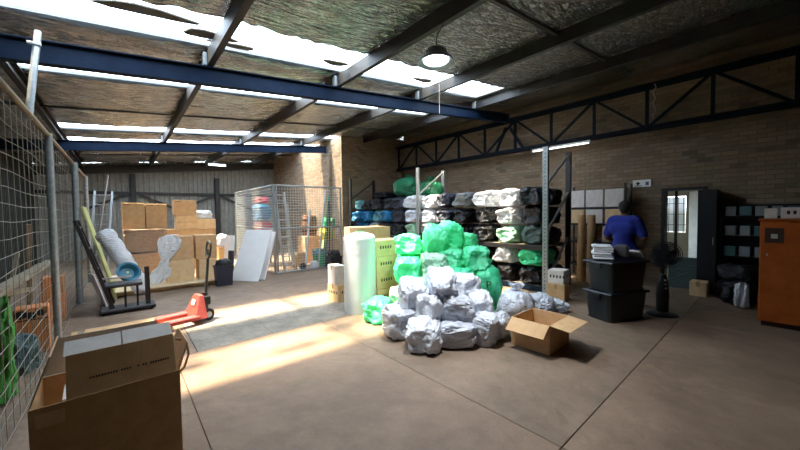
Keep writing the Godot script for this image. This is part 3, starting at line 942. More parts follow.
# ---------------------------------------------------------------- things on the left
func bag_shape(seed_: int, kind: String) -> ArrayMesh:
	var key := kind + str(seed_)
	if mesh_cache.has(key): return mesh_cache[key]
	var n1 := noise(seed_, 1.0, 3)
	var m := MB.new()
	var pts := []
	var nu := 132; var nt := 40
	var lo := Vector3.ONE * 9.0; var hi := -lo
	for a in nt + 1:
		var th := PI * a / nt
		var row := []
		for k in nu:
			var ph := TAU * k / nu
			var d := Vector3(cos(th), sin(th) * cos(ph), sin(th) * sin(ph))   # axis along x
			var e := 0.62 if kind != "sack" else 0.85
			var p := Vector3(signf(d.x) * pow(absf(d.x), e), signf(d.y) * pow(absf(d.y), e), signf(d.z) * pow(absf(d.z), e))
			if kind == "bundle":
				var endness := pow(absf(cos(th)), 1.6)
				var pleat := (absf(sin(ph * 11.0 + n1.get_noise_3d(d.x * 1.2, d.y * 1.2, d.z * 1.2 + 20.0) * 9.0)) - 0.5) * 0.055 * (0.5 + endness)
				var dent := -0.2 * smoothstep(0.84, 1.0, absf(cos(th)))
				var rg := 1.0 - absf(n1.get_noise_3d(p.x * 1.1, p.y * 1.7, p.z * 1.7)) * 2.2
				var rg2 := 1.0 - absf(n1.get_noise_3d(p.x * 2.4 + 5.0, p.y * 4.2, p.z * 4.2)) * 2.2
				var puff := 0.26 * n1.get_noise_3d(p.x * 0.7 + 9.0, p.y * 0.7, p.z * 0.7)
				var rr := 1.0 + puff - 0.1 * pow(maxf(rg, 0.0), 3.0) + 0.07 * pow(maxf(rg2, 0.0), 2.0)
				p = Vector3(p.x * (1.0 + dent + puff * 0.8), p.y * (rr + pleat), p.z * (rr + pleat))
				p += Vector3(0.14 * n1.get_noise_3d(p.y, p.z, 3.0), 0.1 * n1.get_noise_3d(p.x, 7.0, p.z), 0.14 * n1.get_noise_3d(p.x, p.y, 11.0))
				if p.y < -0.78: p.y = lerpf(p.y, -0.85, 0.75)
			elif kind == "sack":
				# axis along y, tied neck on top
				p = Vector3(p.y, -p.x, p.z)
				var top := smoothstep(0.55, 1.0, p.y)
				var pleat2 := sin(ph * 11.0 + n1.get_noise_2d(ph, a * 0.1) * 4.0) * 0.06 * (0.2 + top)
				var puff2 := 0.16 * n1.get_noise_3d(p.x, p.y, p.z) + 0.06 * absf(n1.get_noise_3d(p.x * 3.0, p.y * 3.0, p.z * 3.0))
				p.x *= 1.0 + puff2 + pleat2
				p.z *= 1.0 + puff2 + pleat2
				p.y *= 1.0 + puff2 * 0.6
				if p.y < -0.8: p.y = lerpf(p.y, -0.88, 0.8)
			else:
				# loose heap of film
				var pf := 0.3 * n1.get_noise_3d(p.x * 1.3, p.y * 1.3, p.z * 1.3) + 0.16 * absf(n1.get_noise_3d(p.x * 3.0, p.y * 3.0, p.z * 3.0))
				p *= 1.0 + pf
				if p.y < -0.5: p.y = lerpf(p.y, -0.6, 0.85)
			row.append(p)
			lo = lo.min(p); hi = hi.max(p)
		pts.append(row)
	var ctr := (lo + hi) * 0.5
	var ext := hi - lo
	for a in pts.size():
		for k in nu:
			var p: Vector3 = pts[a][k]
			pts[a][k] = Vector3((p.x - ctr.x) / ext.x, (p.y - lo.y) / ext.y, (p.z - ctr.z) / ext.z)
	m.grid(pts, true, kind != "sack")
	fix_outward(m)
	var am := m.mesh()
	mesh_cache[key] = am
	return am

func fix_outward(m: MB) -> void:
	var s := 0.0
	for i in range(0, m.v.size(), 7): s += m.n[i].dot(m.v[i] - Vector3(0, 0.5, 0))
	if s < 0.0:
		for i in m.n.size(): m.n[i] = -m.n[i]
		for t in range(0, m.ix.size(), 3):
			var q := m.ix[t + 1]; m.ix[t + 1] = m.ix[t + 2]; m.ix[t + 2] = q

func neck_shape() -> ArrayMesh:
	if mesh_cache.has("neck"): return mesh_cache.neck
	var m := MB.new()
	var pts := []
	for a in 7:
		var row := []
		var t := a / 6.0
		var r: float = [0.055, 0.022, 0.02, 0.045, 0.07, 0.085, 0.09][a]
		for k in 24:
			var ph := TAU * k / 24
			var rr := r * (1.0 + 0.3 * sin(ph * 6.0) * t)
			row.append(Vector3(cos(ph) * rr, t * 0.16 + 0.02 * sin(ph * 3.0) * t, sin(ph) * rr))
		pts.append(row)
	m.grid(pts, true, true)
	mesh_cache.neck = m.mesh()
	return mesh_cache.neck

func bag(kind: String, seed_: int, m: Material, at: Vector3, size: Vector3, turn: float, tilt: float, label: String, group: String, called := "plastic_bundle", category := "bundle") -> Node3D:
	var o := thing(called, label, category, at, 0.0, group)
	var b := put("bag", bag_shape(seed_, kind), m, o)
	b.transform = Transform3D(Basis(Vector3.UP, deg_to_rad(turn)) * Basis(Vector3.BACK, deg_to_rad(tilt)) * Basis.from_scale(size), Vector3.ZERO)
	if kind == "sack":
		var nk := put("tied_neck", neck_shape(), m, o)
		nk.transform = Transform3D(Basis(Vector3.UP, deg_to_rad(turn)) * Basis(Vector3.BACK, deg_to_rad(tilt)), Basis(Vector3.BACK, deg_to_rad(tilt)) * Vector3(0, size.y * 0.86, 0))
	return o

func panel_thing(called: String, label: String, category: String, a: Vector3, b: Vector3, top_shift: Vector3, t: float, m: Material) -> Node3D:
	# board with bottom edge a-b, leaning by top_shift
	var o := thing(called, label, category, Vector3((a.x + b.x) * 0.5, 0, (a.z + b.z) * 0.5))
	var u := (b - a)
	var x := u.normalized()
	var y := top_shift.normalized()
	var z := x.cross(y).normalized()
	var mb := MB.new()
	mb.box((a + b + top_shift) * 0.5 - o.position + z * t * 0.5, Vector3(u.length(), top_shift.length(), t), Basis(x, y, z), minf(0.004, t * 0.3))
	put("board", mb, m, o)
	return o

func open_carton(at: Vector3, size: Vector3, turn: float, label: String, m: Material, inside: Material, flaps: Array) -> Node3D:
	# flaps: [side, length, angle from vertical outward in degrees, inset at each end]
	var o := thing("open_carton", label, "box", at, turn)
	var t := 0.008
	put("bottom", one(Vector3(0, t * 0.5, 0), Vector3(size.x, t, size.z)), m, o)
	put("side_panel", one(Vector3(-size.x * 0.5 + t * 0.5, size.y * 0.5, 0), Vector3(t, size.y, size.z)), m, o)
	put("side_panel", one(Vector3(size.x * 0.5 - t * 0.5, size.y * 0.5, 0), Vector3(t, size.y, size.z)), m, o)
	put("end_panel", one(Vector3(0, size.y * 0.5, size.z * 0.5 - t * 0.5), Vector3(size.x - 2 * t, size.y, t)), m, o)
	put("end_panel", one(Vector3(0, size.y * 0.5, -size.z * 0.5 + t * 0.5), Vector3(size.x - 2 * t, size.y, t)), m, o)
	for f in flaps:
		var dirs := {"front": Vector3.BACK, "back": Vector3.FORWARD, "left": Vector3.LEFT, "right": Vector3.RIGHT}
		var dv: Vector3 = dirs[f[0]]
		var along := Vector3.UP.cross(dv)
		var half := absf(dv.x) * size.x * 0.5 + absf(dv.z) * size.z * 0.5
		var wide := absf(along.x) * size.x + absf(along.z) * size.z
		var an := deg_to_rad(f[2])
		var up := Vector3.UP * cos(an) + dv * sin(an)
		var e := dv * (half - t * 0.5) + Vector3.UP * (size.y + 0.004)
		var mb := MB.new()
		var inset: float = f[3]
		var nn := along.cross(up).normalized() * t * 0.45
		var a0 := e - along * (wide * 0.5 - 0.004); var a1 := e + along * (wide * 0.5 - 0.004)
		var fl: float = f[1]
		var b0 := e + up * fl - along * (wide * 0.5 - inset); var b1 := e + up * fl + along * (wide * 0.5 - inset)
		mb.quad(a0 + nn, a1 + nn, b1 + nn, b0 + nn)
		mb.quad(a0 - nn, b0 - nn, b1 - nn, a1 - nn)
		mb.quad(a0 - nn, a0 + nn, b0 + nn, b0 - nn)
		mb.quad(a1 + nn, a1 - nn, b1 - nn, b1 + nn)
		mb.quad(b0 + nn, b1 + nn, b1 - nn, b0 - nn)
		mb.quad(a0 - nn, a1 - nn, a1 + nn, a0 + nn)
		put("flap", mb, inside if f.size() > 4 else m, o)
	return o

func build_left_goods() -> void:
	# big open carton in the foreground
	var bx := open_carton(Vector3(-0.075, 0, -2.76), Vector3(0.66, 0.6, 0.48), 1.5, "large open cardboard carton in the near foreground", M.card, M.card_white,
		[["back", 0.22, 10.0, 0.07, 1], ["left", 0.26, -18.0, 0.03], ["right", 0.16, 22.0, 0.05]])
	var ff := MB.new()
	# raised front flap with its folded pale lip
	ff.box(Vector3(0.06, 0.712, 0.195), Vector3(0.5, 0.235, 0.007), Basis(Vector3.RIGHT, -0.36), 0.002)
	put("flap", ff, M.card, bx)
	var lip := MB.new()
	lip.box(Vector3(-0.075, 0.845, 0.105), Vector3(0.25, 0.007, 0.12), Basis(Vector3.RIGHT, 0.5), 0.002)
	lip.box(Vector3(0.18, 0.847, 0.105), Vector3(0.25, 0.007, 0.12), Basis(Vector3.RIGHT, 0.53), 0.002)
	put("flap_lip", lip, M.card_white, bx)
	put("parcel_label", one(Vector3(-0.25, 0.53, 0.2405), Vector3(0.11, 0.075, 0.001)), M.card_pale, bx)
	var rng := RandomNumberGenerator.new()
	rng.seed = 3
	var pr := MB.new()
	for k in 30:
		if rng.randf() < 0.2: continue
		pr.box(Vector3(-0.09 + k * 0.0125, 0.685, 0.2093), Vector3(0.008, 0.011, 0.001), Basis(Vector3.RIGHT, -0.36))
	put("printed_line", pr, M.ink, bx).set_meta("kind", "stuff")
	var sp := MB.new()
	sp.tube([Vector3(0.34, 0.74, 0.02), Vector3(0.4, 0.72, 0.03), Vector3(0.41, 0.62, 0.05), Vector3(0.38, 0.54, 0.06), Vector3(0.335, 0.5, 0.06)], 0.009, 6)
	put("carry_strap", sp, M.tape, bx)
	# papers inside it
	var pa := put("paper_pad", one(Vector3(-0.25, 0.53, -2.82), Vector3(0.1, 0.02, 0.14), 0.003, Basis(Vector3.RIGHT, 0.3)), M.white)
	tag(pa, "white paper pad lying inside the large foreground carton", "paper")
	# things seen through the fence
	bag("film", 61, M.net_green, Vector3(-0.86, 0.0, -4.45), Vector3(0.22, 0.98, 0.42), 10, 0, "bright green net sack standing behind the wire fence", "", "net_sack", "sack")
	bag("film", 62, M.net_dark, Vector3(-0.9, 0.0, -5.1), Vector3(0.36, 0.4, 0.42), 60, 0, "dark teal sack slumped behind the wire fence", "", "net_sack", "sack")
	bag("film", 63, M.net_dark, Vector3(-0.98, 0.0, -3.6), Vector3(0.34, 0.62, 0.4), 10, 0, "dark blue-grey sack nearest the viewer behind the fence", "", "net_sack", "sack")
	var oc := thing("orange_box", "orange brown carton with dark round prints behind the fence", "box", Vector3(-0.84, 0.0, -5.8), 4)
	put("body", one(Vector3(0, 0.275, 0), Vector3(0.28, 0.55, 0.24), 0.012), M.orange_crate, oc)
	for k in 3:
		var mm := MB.new()
		mm.lathe([Vector2(0.001, 0.0), Vector2(0.05 - k * 0.006, 0.0), Vector2(0.05 - k * 0.006, 0.004), Vector2(0.001, 0.004)], 16, Transform3D(Basis(Vector3.RIGHT, PI / 2), Vector3(-0.08 + k * 0.08, 0.48 - 0.02 * (k % 2), 0.121)))
		put("printed_ring", mm, M.ink, oc)
	put("printed_band", one(Vector3(0, 0.41, 0.1212), Vector3(0.26, 0.012, 0.002)), M.ink, oc)
	var oc2 := put("orange_box", one(Vector3(0, 0.35, 0), Vector3(0.24, 0.7, 0.24), 0.012), M.orange_crate)
	oc2.position = Vector3(-0.82, 0, -7.3)
	tag(oc2, "second orange brown carton farther along behind the fence", "box")
	for pk in [[Vector3(-0.75, 1.03, -3.6), Vector3(-0.75, 1.0, -6.5), 0.055, "long grey timber batten running level behind the fence"], [Vector3(-0.86, 0.98, -4.0), Vector3(-0.86, 0.74, -5.9), 0.05, "short pale timber batten sloping down behind the fence"], [Vector3(-0.98, 0.0, -6.6), Vector3(-0.9, 1.52, -6.26), 0.03, "thin upright timber stick behind the fence"], [Vector3(-1.05, 0.0, -5.2), Vector3(-0.92, 1.2, -5.75), 0.025, "thin tilted timber stick behind the fence"]]:
		var m := MB.new()
		m.bar(pk[0], pk[1], pk[2] * 1.6, pk[2], Vector3.UP, 0.003)
		tag(put("timber_batten", m, M.wood_grey), pk[3], "batten")
	# shelf-like bench carrying the battens behind the fence
	var be := thing("storage_bench", "dark low bench behind the fence", "bench", Vector3(-1.5, 0, -4.6))
	put("top", one(Vector3(0, 0.7, 0), Vector3(0.6, 0.04, 2.6), 0.005), M.wood_grey, be)
	for z in [-1.2, 1.2]:
		for x in [-0.25, 0.25]:
			put("leg", one(Vector3(x, 0.34, z), Vector3(0.06, 0.68, 0.06), 0.004), M.wood_grey, be)
	# boards leaning on the fence
	panel_thing("insulation_board", "pale yellow green board leaning on the fence", "board", Vector3(-0.1, 0.0, -9.2), Vector3(-0.1, 0.0, -8.32), Vector3(-0.42, 1.8, 0), 0.03, M.panel_green)
	panel_thing("white_board", "white board low behind the black trolley", "board", Vector3(-0.3, 0.0, -8.05), Vector3(-0.22, 0.0, -7.8), Vector3(-0.16, 0.6, 0), 0.02, M.panel_white)
	# white wrapped roll leaning
	var ro := thing("wrapped_roll", "long white wrapped roll leaning beside the black trolley", "roll", Vector3(0.32, 0, -8.1))
	var rm := MB.new()
	var pts := []
	var nn := noise(91, 1.5, 3)
	for a in 25:
		var row := []
		var t := a / 24.0
		var c := Vector3(0, 0.12, 0).lerp(Vector3(-0.58, 1.36, -0.05), t)
		var r := 0.115 * (1.0 if a > 0 and a < 24 else 0.4)
		for k in 24:
			var ph := TAU * k / 24
			var o := Vector3(0.9, 0.42, 0.0) * cos(ph) * 1.25 + Vector3(0, 0, 1) * sin(ph)
			row.append(c + o * r * (1.0 + 0.22 * nn.get_noise_3d(t * 6.0, cos(ph) * 1.2, sin(ph) * 1.2)))
		pts.append(row)
	rm.grid(pts, true, false)
	put("film_wrap", rm, M.bubble, ro)
	# black sack trolley / frame chair
	var tr := thing("platform_trolley", "black steel trolley with a slanted back and an upright post", "trolley", Vector3(0.02, 0, -7.3))
	for s in [-0.2, 0.2]:
		var m := MB.new()
		m.bar(Vector3(-0.16, 0.1, s), Vector3(-0.56, 1.55, s), 0.035, 0.05, Vector3.UP, 0.004)
		put("back_rail", m, M.black_steel, tr)
	for k in 4:
		var t := 0.2 + k * 0.24
		put("cross_bar", one(Vector3(-0.16 - 0.4 * t, 0.1 + 1.45 * t, 0), Vector3(0.03, 0.04, 0.4), 0.004), M.black_steel, tr)
	var sl := MB.new()
	sl.bar(Vector3(-0.2, 0.2, 0), Vector3(-0.5, 1.3, 0), 0.34, 0.02)
	put("back_panel", sl, M.black_steel, tr)
	put("seat_plate", one(Vector3(-0.02, 0.46, 0.02), Vector3(0.5, 0.05, 0.42), 0.01), M.black_steel, tr)
	put("arm_rail", one(Vector3(-0.12, 0.6, 0.2), Vector3(0.42, 0.03, 0.03), 0.004), M.panel_grey, tr)
	put("base_plate", one(Vector3(0.04, 0.055, 0.05), Vector3(0.72, 0.05, 0.4), 0.01), M.black_steel, tr)
	put("post", one(Vector3(0.3, 0.4, 0.08), Vector3(0.07, 0.66, 0.06), 0.006), M.black_steel, tr)
	for s in [-0.2, 0.0, 0.16]:
		put("strut", one(Vector3(s, 0.25, 0.12), Vector3(0.03, 0.36, 0.03), 0.004), M.black_steel, tr)
	for s in [[-0.28, 0.2], [0.34, 0.2], [-0.28, -0.1], [0.34, -0.1]]:
		var m := MB.new()
		m.tube([Vector3(s[0], 0.03, s[1] - 0.012), Vector3(s[0], 0.03, s[1] + 0.012)], 0.03, 14)
		put("wheel", m, M.rubber, tr)
	var bo := thing("bowl", "round teal basin propped on the black trolley", "basin", Vector3(0.07, 0.487, -7.22))
	var bm := MB.new()
	var tf := Transform3D(Basis(Vector3.UP, deg_to_rad(20)) * Basis(Vector3.RIGHT, deg_to_rad(62)), Vector3(0, 0.165, 0))
	bm.lathe([Vector2(0.001, -0.06), Vector2(0.11, -0.06), Vector2(0.15, 0.02), Vector2(0.175, 0.03), Vector2(0.172, 0.036), Vector2(0.14, 0.028), Vector2(0.1, -0.045), Vector2(0.001, -0.048)], 36, tf)
	put("basin", bm, M.teal, bo)
	put("sticker", one(tf * Vector3(0.01, -0.046, -0.02), Vector3(0.03, 0.002, 0.03), 0.0, tf.basis), M.yellow, bo)
	# flattened cartons lying on the floor
	for k in 3:
		var fc := put("flattened_carton", one(Vector3.ZERO, Vector3(1.05 - 0.05 * k, 0.012, 0.75), 0.003), [M.card, M.wood_grey, M.card][k])
		fc.position = Vector3(-0.02 + 0.03 * k, 0.007 + k * 0.0135, -6.0 + 0.06 * k)
		fc.rotation_degrees.y = 4 - k * 3
		tag(fc, ["lowest of three flattened cartons on the floor by the trolley", "middle one of three flattened cartons on the floor", "topmost of three flattened cartons on the floor"][k], "cardboard", "flattened cartons")
	# ladder against the far wall
	var ld := thing("step_ladder", "slim pale step ladder standing near the far sheet wall", "ladder", Vector3(-0.55, 0, -13.2), 0)
	ladder(ld, Vector3(-0.2, 0, 0), Vector3(0.2, 0, 0), Vector3(0.18, 2.4, -0.5), M.galv, 8, 0.03)
	var prop := MB.new()
	prop.bar(Vector3(-0.15, 0, -1.1), Vector3(0.3, 2.9, -0.5), 0.04, 0.03)
	put("rear_leg", prop, M.galv, ld)
	jack()

func ladder(o: Node3D, a: Vector3, b: Vector3, up: Vector3, m: Material, rungs: int, w: float) -> void:
	for p in [a, b]:
		var s := MB.new()
		s.bar(p, p + up, w, w * 1.8, Vector3.RIGHT, 0.003)
		put("stile", s, m, o)
	for k in rungs:
		var t := (k + 0.6) / rungs
		var s := MB.new()
		s.bar(a + up * t, b + up * t, 0.06, 0.022, Vector3.UP, 0.003)
		put("rung", s, m, o)

func jack() -> void:
	var j := thing("pallet_jack", "red hand pallet jack with a black loop handle", "pallet jack", Vector3(0.84, 0, -5.75), 12)
	j.scale = Vector3(0.88, 1.0, 0.88)
	for s in [-0.19, 0.19]:
		var m := MB.new()
		m.box(Vector3(-0.3, 0.105, s), Vector3(0.5, 0.06, 0.15), Basis.IDENTITY, 0.012)
		put("fork", m, M.red, j)
		var w := MB.new()
		w.tube([Vector3(-0.48, 0.04, s - 0.05), Vector3(-0.48, 0.04, s + 0.05)], 0.04, 14)
		put("fork_roller", w, M.wood, j)
	var hd := MB.new()
	hd.quad(Vector3(-0.12, 0.08, 0.26), Vector3(0.06, 0.08, 0.26), Vector3(0.06, 0.4, 0.12), Vector3(0.0, 0.4, 0.12))
	hd.quad(Vector3(0.06, 0.08, -0.26), Vector3(-0.12, 0.08, -0.26), Vector3(0.0, 0.4, -0.12), Vector3(0.06, 0.4, -0.12))
	hd.quad(Vector3(0.0, 0.4, 0.12), Vector3(0.06, 0.4, 0.12), Vector3(0.06, 0.4, -0.12), Vector3(0.0, 0.4, -0.12))
	hd.quad(Vector3(-0.12, 0.08, -0.26), Vector3(-0.12, 0.08, 0.26), Vector3(0.0, 0.4, 0.12), Vector3(0.0, 0.4, -0.12))
	hd.quad(Vector3(0.06, 0.08, 0.26), Vector3(0.06, 0.08, -0.26), Vector3(0.06, 0.4, -0.12), Vector3(0.06, 0.4, 0.12))
	hd.quad(Vector3(-0.12, 0.08, 0.26), Vector3(-0.12, 0.08, -0.26), Vector3(0.06, 0.08, -0.26), Vector3(0.06, 0.08, 0.26))
	put("head_frame", hd, M.red, j)
	put("maker_plate", one(Vector3(-0.056, 0.3, 0.0), Vector3(0.004, 0.08, 0.12), 0.001, Basis(Vector3.BACK, -0.36)), M.white, j)
	var pm := MB.new()
	pm.tube([Vector3(0.13, 0.12, 0), Vector3(0.13, 0.42, 0)], 0.045, 14)
	put("pump", pm, M.black_steel, j)
	put("pump_body", one(Vector3(0.13, 0.3, 0), Vector3(0.13, 0.14, 0.16), 0.015), M.rubber, j)
	for s in [-0.09, 0.09]:
		var w := MB.new()
		w.tube([Vector3(0.14, 0.09, s - 0.03), Vector3(0.14, 0.09, s + 0.03)], 0.09, 20)
		var sw := put("steer_wheel", w, M.rubber, j)
		var hb := MB.new()
		hb.tube([Vector3(0.14, 0.09, s - 0.033), Vector3(0.14, 0.09, s + 0.033)], 0.045, 14)
		put("wheel_hub", hb, M.panel_grey, sw)
	var hn := MB.new()
	hn.tube([Vector3(0.14, 0.36, 0), Vector3(0.2, 0.95, 0)], 0.022, 10)
	put("tiller", hn, M.rubber, j)
	var lp := MB.new()
	lp.tube([Vector3(0.2, 0.93, 0), Vector3(0.205, 0.99, 0.07), Vector3(0.215, 1.1, 0.085), Vector3(0.222, 1.18, 0.06), Vector3(0.224, 1.2, 0), Vector3(0.222, 1.18, -0.06), Vector3(0.215, 1.1, -0.085), Vector3(0.205, 0.99, -0.07), Vector3(0.2, 0.93, 0)], 0.017, 10)
	put("loop_handle", lp, M.rubber, j)
	put("control_lever", one(Vector3(0.205, 1.03, 0.0), Vector3(0.02, 0.1, 0.03), 0.006), M.rubber, j)

# ---------------------------------------------------------------- cartons on the platform
func carton(at: Vector3, size: Vector3, turn: float, label: String, group: String, m: Material, print_side := 1, tape := true) -> Node3D:
	var o := thing("carton", label, "box", at, turn, group)
	put("body", one(Vector3(0, size.y * 0.5, 0), size, 0.006), m, o)
	if tape:
		var t := MB.new()
		t.box(Vector3(0, size.y + 0.0006, 0), Vector3(size.x * 0.98, 0.0012, 0.05))
		put("tape", t, M.tape, o)
		for sg in [-1.0, 1.0]:
			put("tape_end", one(Vector3(sg * (size.x * 0.5 + 0.0006), size.y - 0.04, 0), Vector3(0.0012, 0.08, 0.05)), M.tape, o)
	if print_side > 0:
		var pm := MB.new()
		if print_side == 1:
			for k in 4: pm.box(Vector3(-size.x * 0.5 + 0.045 + k * 0.032, size.y - 0.035, size.z * 0.5 + 0.0008), Vector3(0.022, 0.022, 0.0015))
		else:
			for k in 5:
				pm.box(Vector3(-size.x * 0.5 + 0.1 + k * 0.055, size.y * 0.55, size.z * 0.5 + 0.0008), Vector3(0.028, 0.05, 0.0015))
				pm.box(Vector3(-size.x * 0.5 - 0.0008, size.y * 0.55, -size.z * 0.3 + k * 0.055), Vector3(0.0015, 0.05, 0.028))
		put("print", pm, M.ink, o).set_meta("kind", "stuff")
	return o

func build_boxes() -> void:
	var pf := thing("board_platform", "low pale plywood platform carrying the carton stacks", "platform", Vector3(0.85, 0, -9.75))
	put("top_board", one(Vector3(0, 0.1, 0), Vector3(2.2, 0.03, 2.5), 0.004), M.ply, pf)
	for z in [-1.1, -0.4, 0.35, 1.1]:
		put("bearer", one(Vector3(0, 0.043, z), Vector3(2.1, 0.084, 0.1), 0.004), M.wood, pf)
	var y0 := 0.116
	var gr := "cartons on the plywood platform"
	# wrapped pallet load and the two cartons on it
	wrapped(Vector3(0.42, y0, -10.2), Vector3(0.86, 0.62, 0.7), "lower film-wrapped carton block on the platform", 71, M.wrap)
	wrapped(Vector3(0.45, y0 + 0.63, -10.25), Vector3(0.84, 0.55, 0.7), "upper film-wrapped carton block under the two square cartons", 72, M.wrap)
	carton(Vector3(0.24, y0 + 1.19, -10.3), Vector3(0.42, 0.62, 0.5), 0, "square carton at the near side on top of the wrapped block, by the fence", gr, M.card)
	carton(Vector3(0.68, y0 + 1.19, -10.3), Vector3(0.42, 0.6, 0.5), 0, "square carton on the wrapped block, beside the tall stack", gr, M.card)
	# front stack
	carton(Vector3(1.0, y0, -8.98), Vector3(0.52, 0.5, 0.46), -2, "sunlit front carton standing on the platform", gr, M.card_pale, 0)
	carton(Vector3(1.0, y0 + 0.505, -8.98), Vector3(0.5, 0.52, 0.46), -1, "sunlit carton on top of the front carton, under white film", gr, M.card, 0)
	carton(Vector3(1.53, y0, -9.0), Vector3(0.36, 0.46, 0.42), 2, "pale carton on the platform beside the pallet jack handle", gr, M.card_pale, 0)
	carton(Vector3(1.53, y0 + 0.465, -9.15), Vector3(0.44, 0.56, 0.5), 0, "carton on top of the pale one beside the jack handle", gr, M.card, 0)
	# tall rear stack
	carton(Vector3(1.3, y0, -10.9), Vector3(0.7, 0.72, 0.5), 0, "broad bottom carton of the tall rear stack", gr, M.card, 0)
	carton(Vector3(1.28, y0 + 0.725, -10.9), Vector3(0.74, 0.4, 0.5), 0, "wide low carton in the tall rear stack", gr, M.card, 0)
	carton(Vector3(1.4, y0 + 1.13, -10.92), Vector3(0.5, 0.18, 0.48), 1, "lower of two thin cartons in the tall rear stack", gr, M.card_pale, 0)
	carton(Vector3(1.4, y0 + 1.315, -10.92), Vector3(0.5, 0.18, 0.48), -1, "upper of two thin cartons in the tall rear stack", gr, M.card_pale, 0)
	carton(Vector3(1.37, y0 + 1.5, -10.92), Vector3(0.52, 0.42, 0.48), 0, "topmost carton of the tall rear stack", gr, M.card)
	# right stack
	carton(Vector3(1.9, 0.0, -10.35 - 0.9), Vector3(0.5, 1.2, 0.46), 0, "tall carton behind the platform near the far wall", gr, M.card, 0)
	carton(Vector3(1.9, 1.205, -11.25), Vector3(0.52, 0.3, 0.48), 0, "lidded carton on the tall one, topped with crumpled film", gr, M.card_pale, 0)
	bag("film", 73, M.bubble, Vector3(1.88, 1.508, -11.25), Vector3(0.52, 0.26, 0.42), 0, 0, "crumpled white film on top of the lidded carton", "", "film_heap", "film")
	carton(Vector3(2.2, 0.0, -10.3), Vector3(0.34, 0.72, 0.4), 0, "narrow carton standing behind the dark tub", gr, M.card, 0)
	bag("film", 74, M.w_bag, Vector3(2.18, 0.725, -10.3), Vector3(0.36, 0.36, 0.36), 0, 0, "small white bag on the narrow carton", "", "white_bag", "bag")
	# drape of bubble film
	var m := MB.new()
	var nn := noise(95, 1.6, 3)
	var pts := []
	for a in 26:
		var row := []
		var t := a / 25.0
		for k in 16:
			var s := k / 15.0
			var p: Vector3
			if t < 0.25:
				p = Vector3(0.92 - (s - 0.5) * -0.2 - t * 0.5, 1.16, -8.95 + t * 0.95)
			else:
				var q := (t - 0.25) / 0.75
				p = Vector3(0.8 + (s - 0.5) * (0.34 + 0.12 * sin(q * 9.0) - 0.1 * q) - q * q * 0.3, 1.15 - q * 1.02, -8.71)
			p += Vector3(nn.get_noise_3d(t * 7, s * 4, 1), nn.get_noise_3d(t * 7, s * 4, 5) * 0.5 + 0.35, nn.get_noise_3d(t * 7, s * 4, 9)) * 0.055
			row.append(p)
		pts.append(row)
	m.grid(pts, false, true)
	tag(put("film_drape", m, M.bubble), "white bubble film hanging down over the front carton", "film")
	# navy tub with black bag
	tub("storage_tub", "dark navy tub with a black liner beside the jack handle", Vector3(1.76, 0, -8.33), 0.36, 0.28, 0.46, M.navy_tub)
	bag("film", 75, M.k_bag, Vector3(1.76, 0.36, -8.33), Vector3(0.34, 0.26, 0.26), 0, 0, "black bin liner bulging out of the navy tub", "", "bin_liner", "liner")
	# white panels leaning by the cage
	panel_thing("white_sheet_board", "broad white sheet panel leaning against the storage cage", "panel", Vector3(2.02, 0, -8.78), Vector3(2.46, 0, -8.12), Vector3(0.42, 1.22, -0.14), 0.025, M.panel_white)
	panel_thing("white_sheet_board", "white panel tucked behind the broad white sheet", "panel", Vector3(2.4, 0, -8.72), Vector3(2.66, 0, -8.25), Vector3(0.36, 1.16, -0.14), 0.04, M.panel_white)
	panel_thing("white_sheet_board", "narrow white panel standing before the broad sheet by the tub", "panel", Vector3(1.98, 0, -9.25), Vector3(2.12, 0, -9.0), Vector3(0.1, 1.08, -0.12), 0.05, M.panel_white)
	panel_thing("dark_block", "small dark block propped beside the narrow white panel", "block", Vector3(2.02, 0, -8.95), Vector3(2.08, 0, -8.82), Vector3(0.05, 0.72, -0.05), 0.06, M.navy_tub)

func tub(called: String, label: String, at: Vector3, w: float, d: float, h: float, m: Material) -> Node3D:
	var o := thing(called, label, "tub", at)
	var b := MB.new()
	var k := 0.86
	var A := [Vector3(-w * k, 0, -d * k) * 0.5, Vector3(w * k, 0, -d * k) * 0.5, Vector3(w * k, 0, d * k) * 0.5, Vector3(-w * k, 0, d * k) * 0.5]
	var B := []
	for q in [Vector3(-w, 0, -d), Vector3(w, 0, -d), Vector3(w, 0, d), Vector3(-w, 0, d)]: B.append(q * 0.5 + Vector3.UP * h)
	for i in 4:
		var i2 := (i + 1) % 4
		b.quad(A[i2], A[i], B[i], B[i2])
		var ia: Vector3 = A[i] * 0.95 + Vector3.UP * 0.01; var ib: Vector3 = A[i2] * 0.95 + Vector3.UP * 0.01
		var ja: Vector3 = Vector3(B[i].x * 0.95, h, B[i].z * 0.95); var jb: Vector3 = Vector3(B[i2].x * 0.95, h, B[i2].z * 0.95)
		b.quad(ia, ib, jb, ja)
		b.quad(B[i2], B[i], ja, jb)
	b.quad(A[0], A[1], A[2], A[3])
	b.quad(A[3] * 0.95 + Vector3.UP * 0.01, A[2] * 0.95 + Vector3.UP * 0.01, A[1] * 0.95 + Vector3.UP * 0.01, A[0] * 0.95 + Vector3.UP * 0.01)
	put("shell", b, m, o)
	var r := MB.new()
	for i in 4:
		r.bar(B[i] - Vector3.UP * 0.012, B[(i + 1) % 4] - Vector3.UP * 0.012, 0.022, 0.024)
	put("rim", r, m, o)
	return o

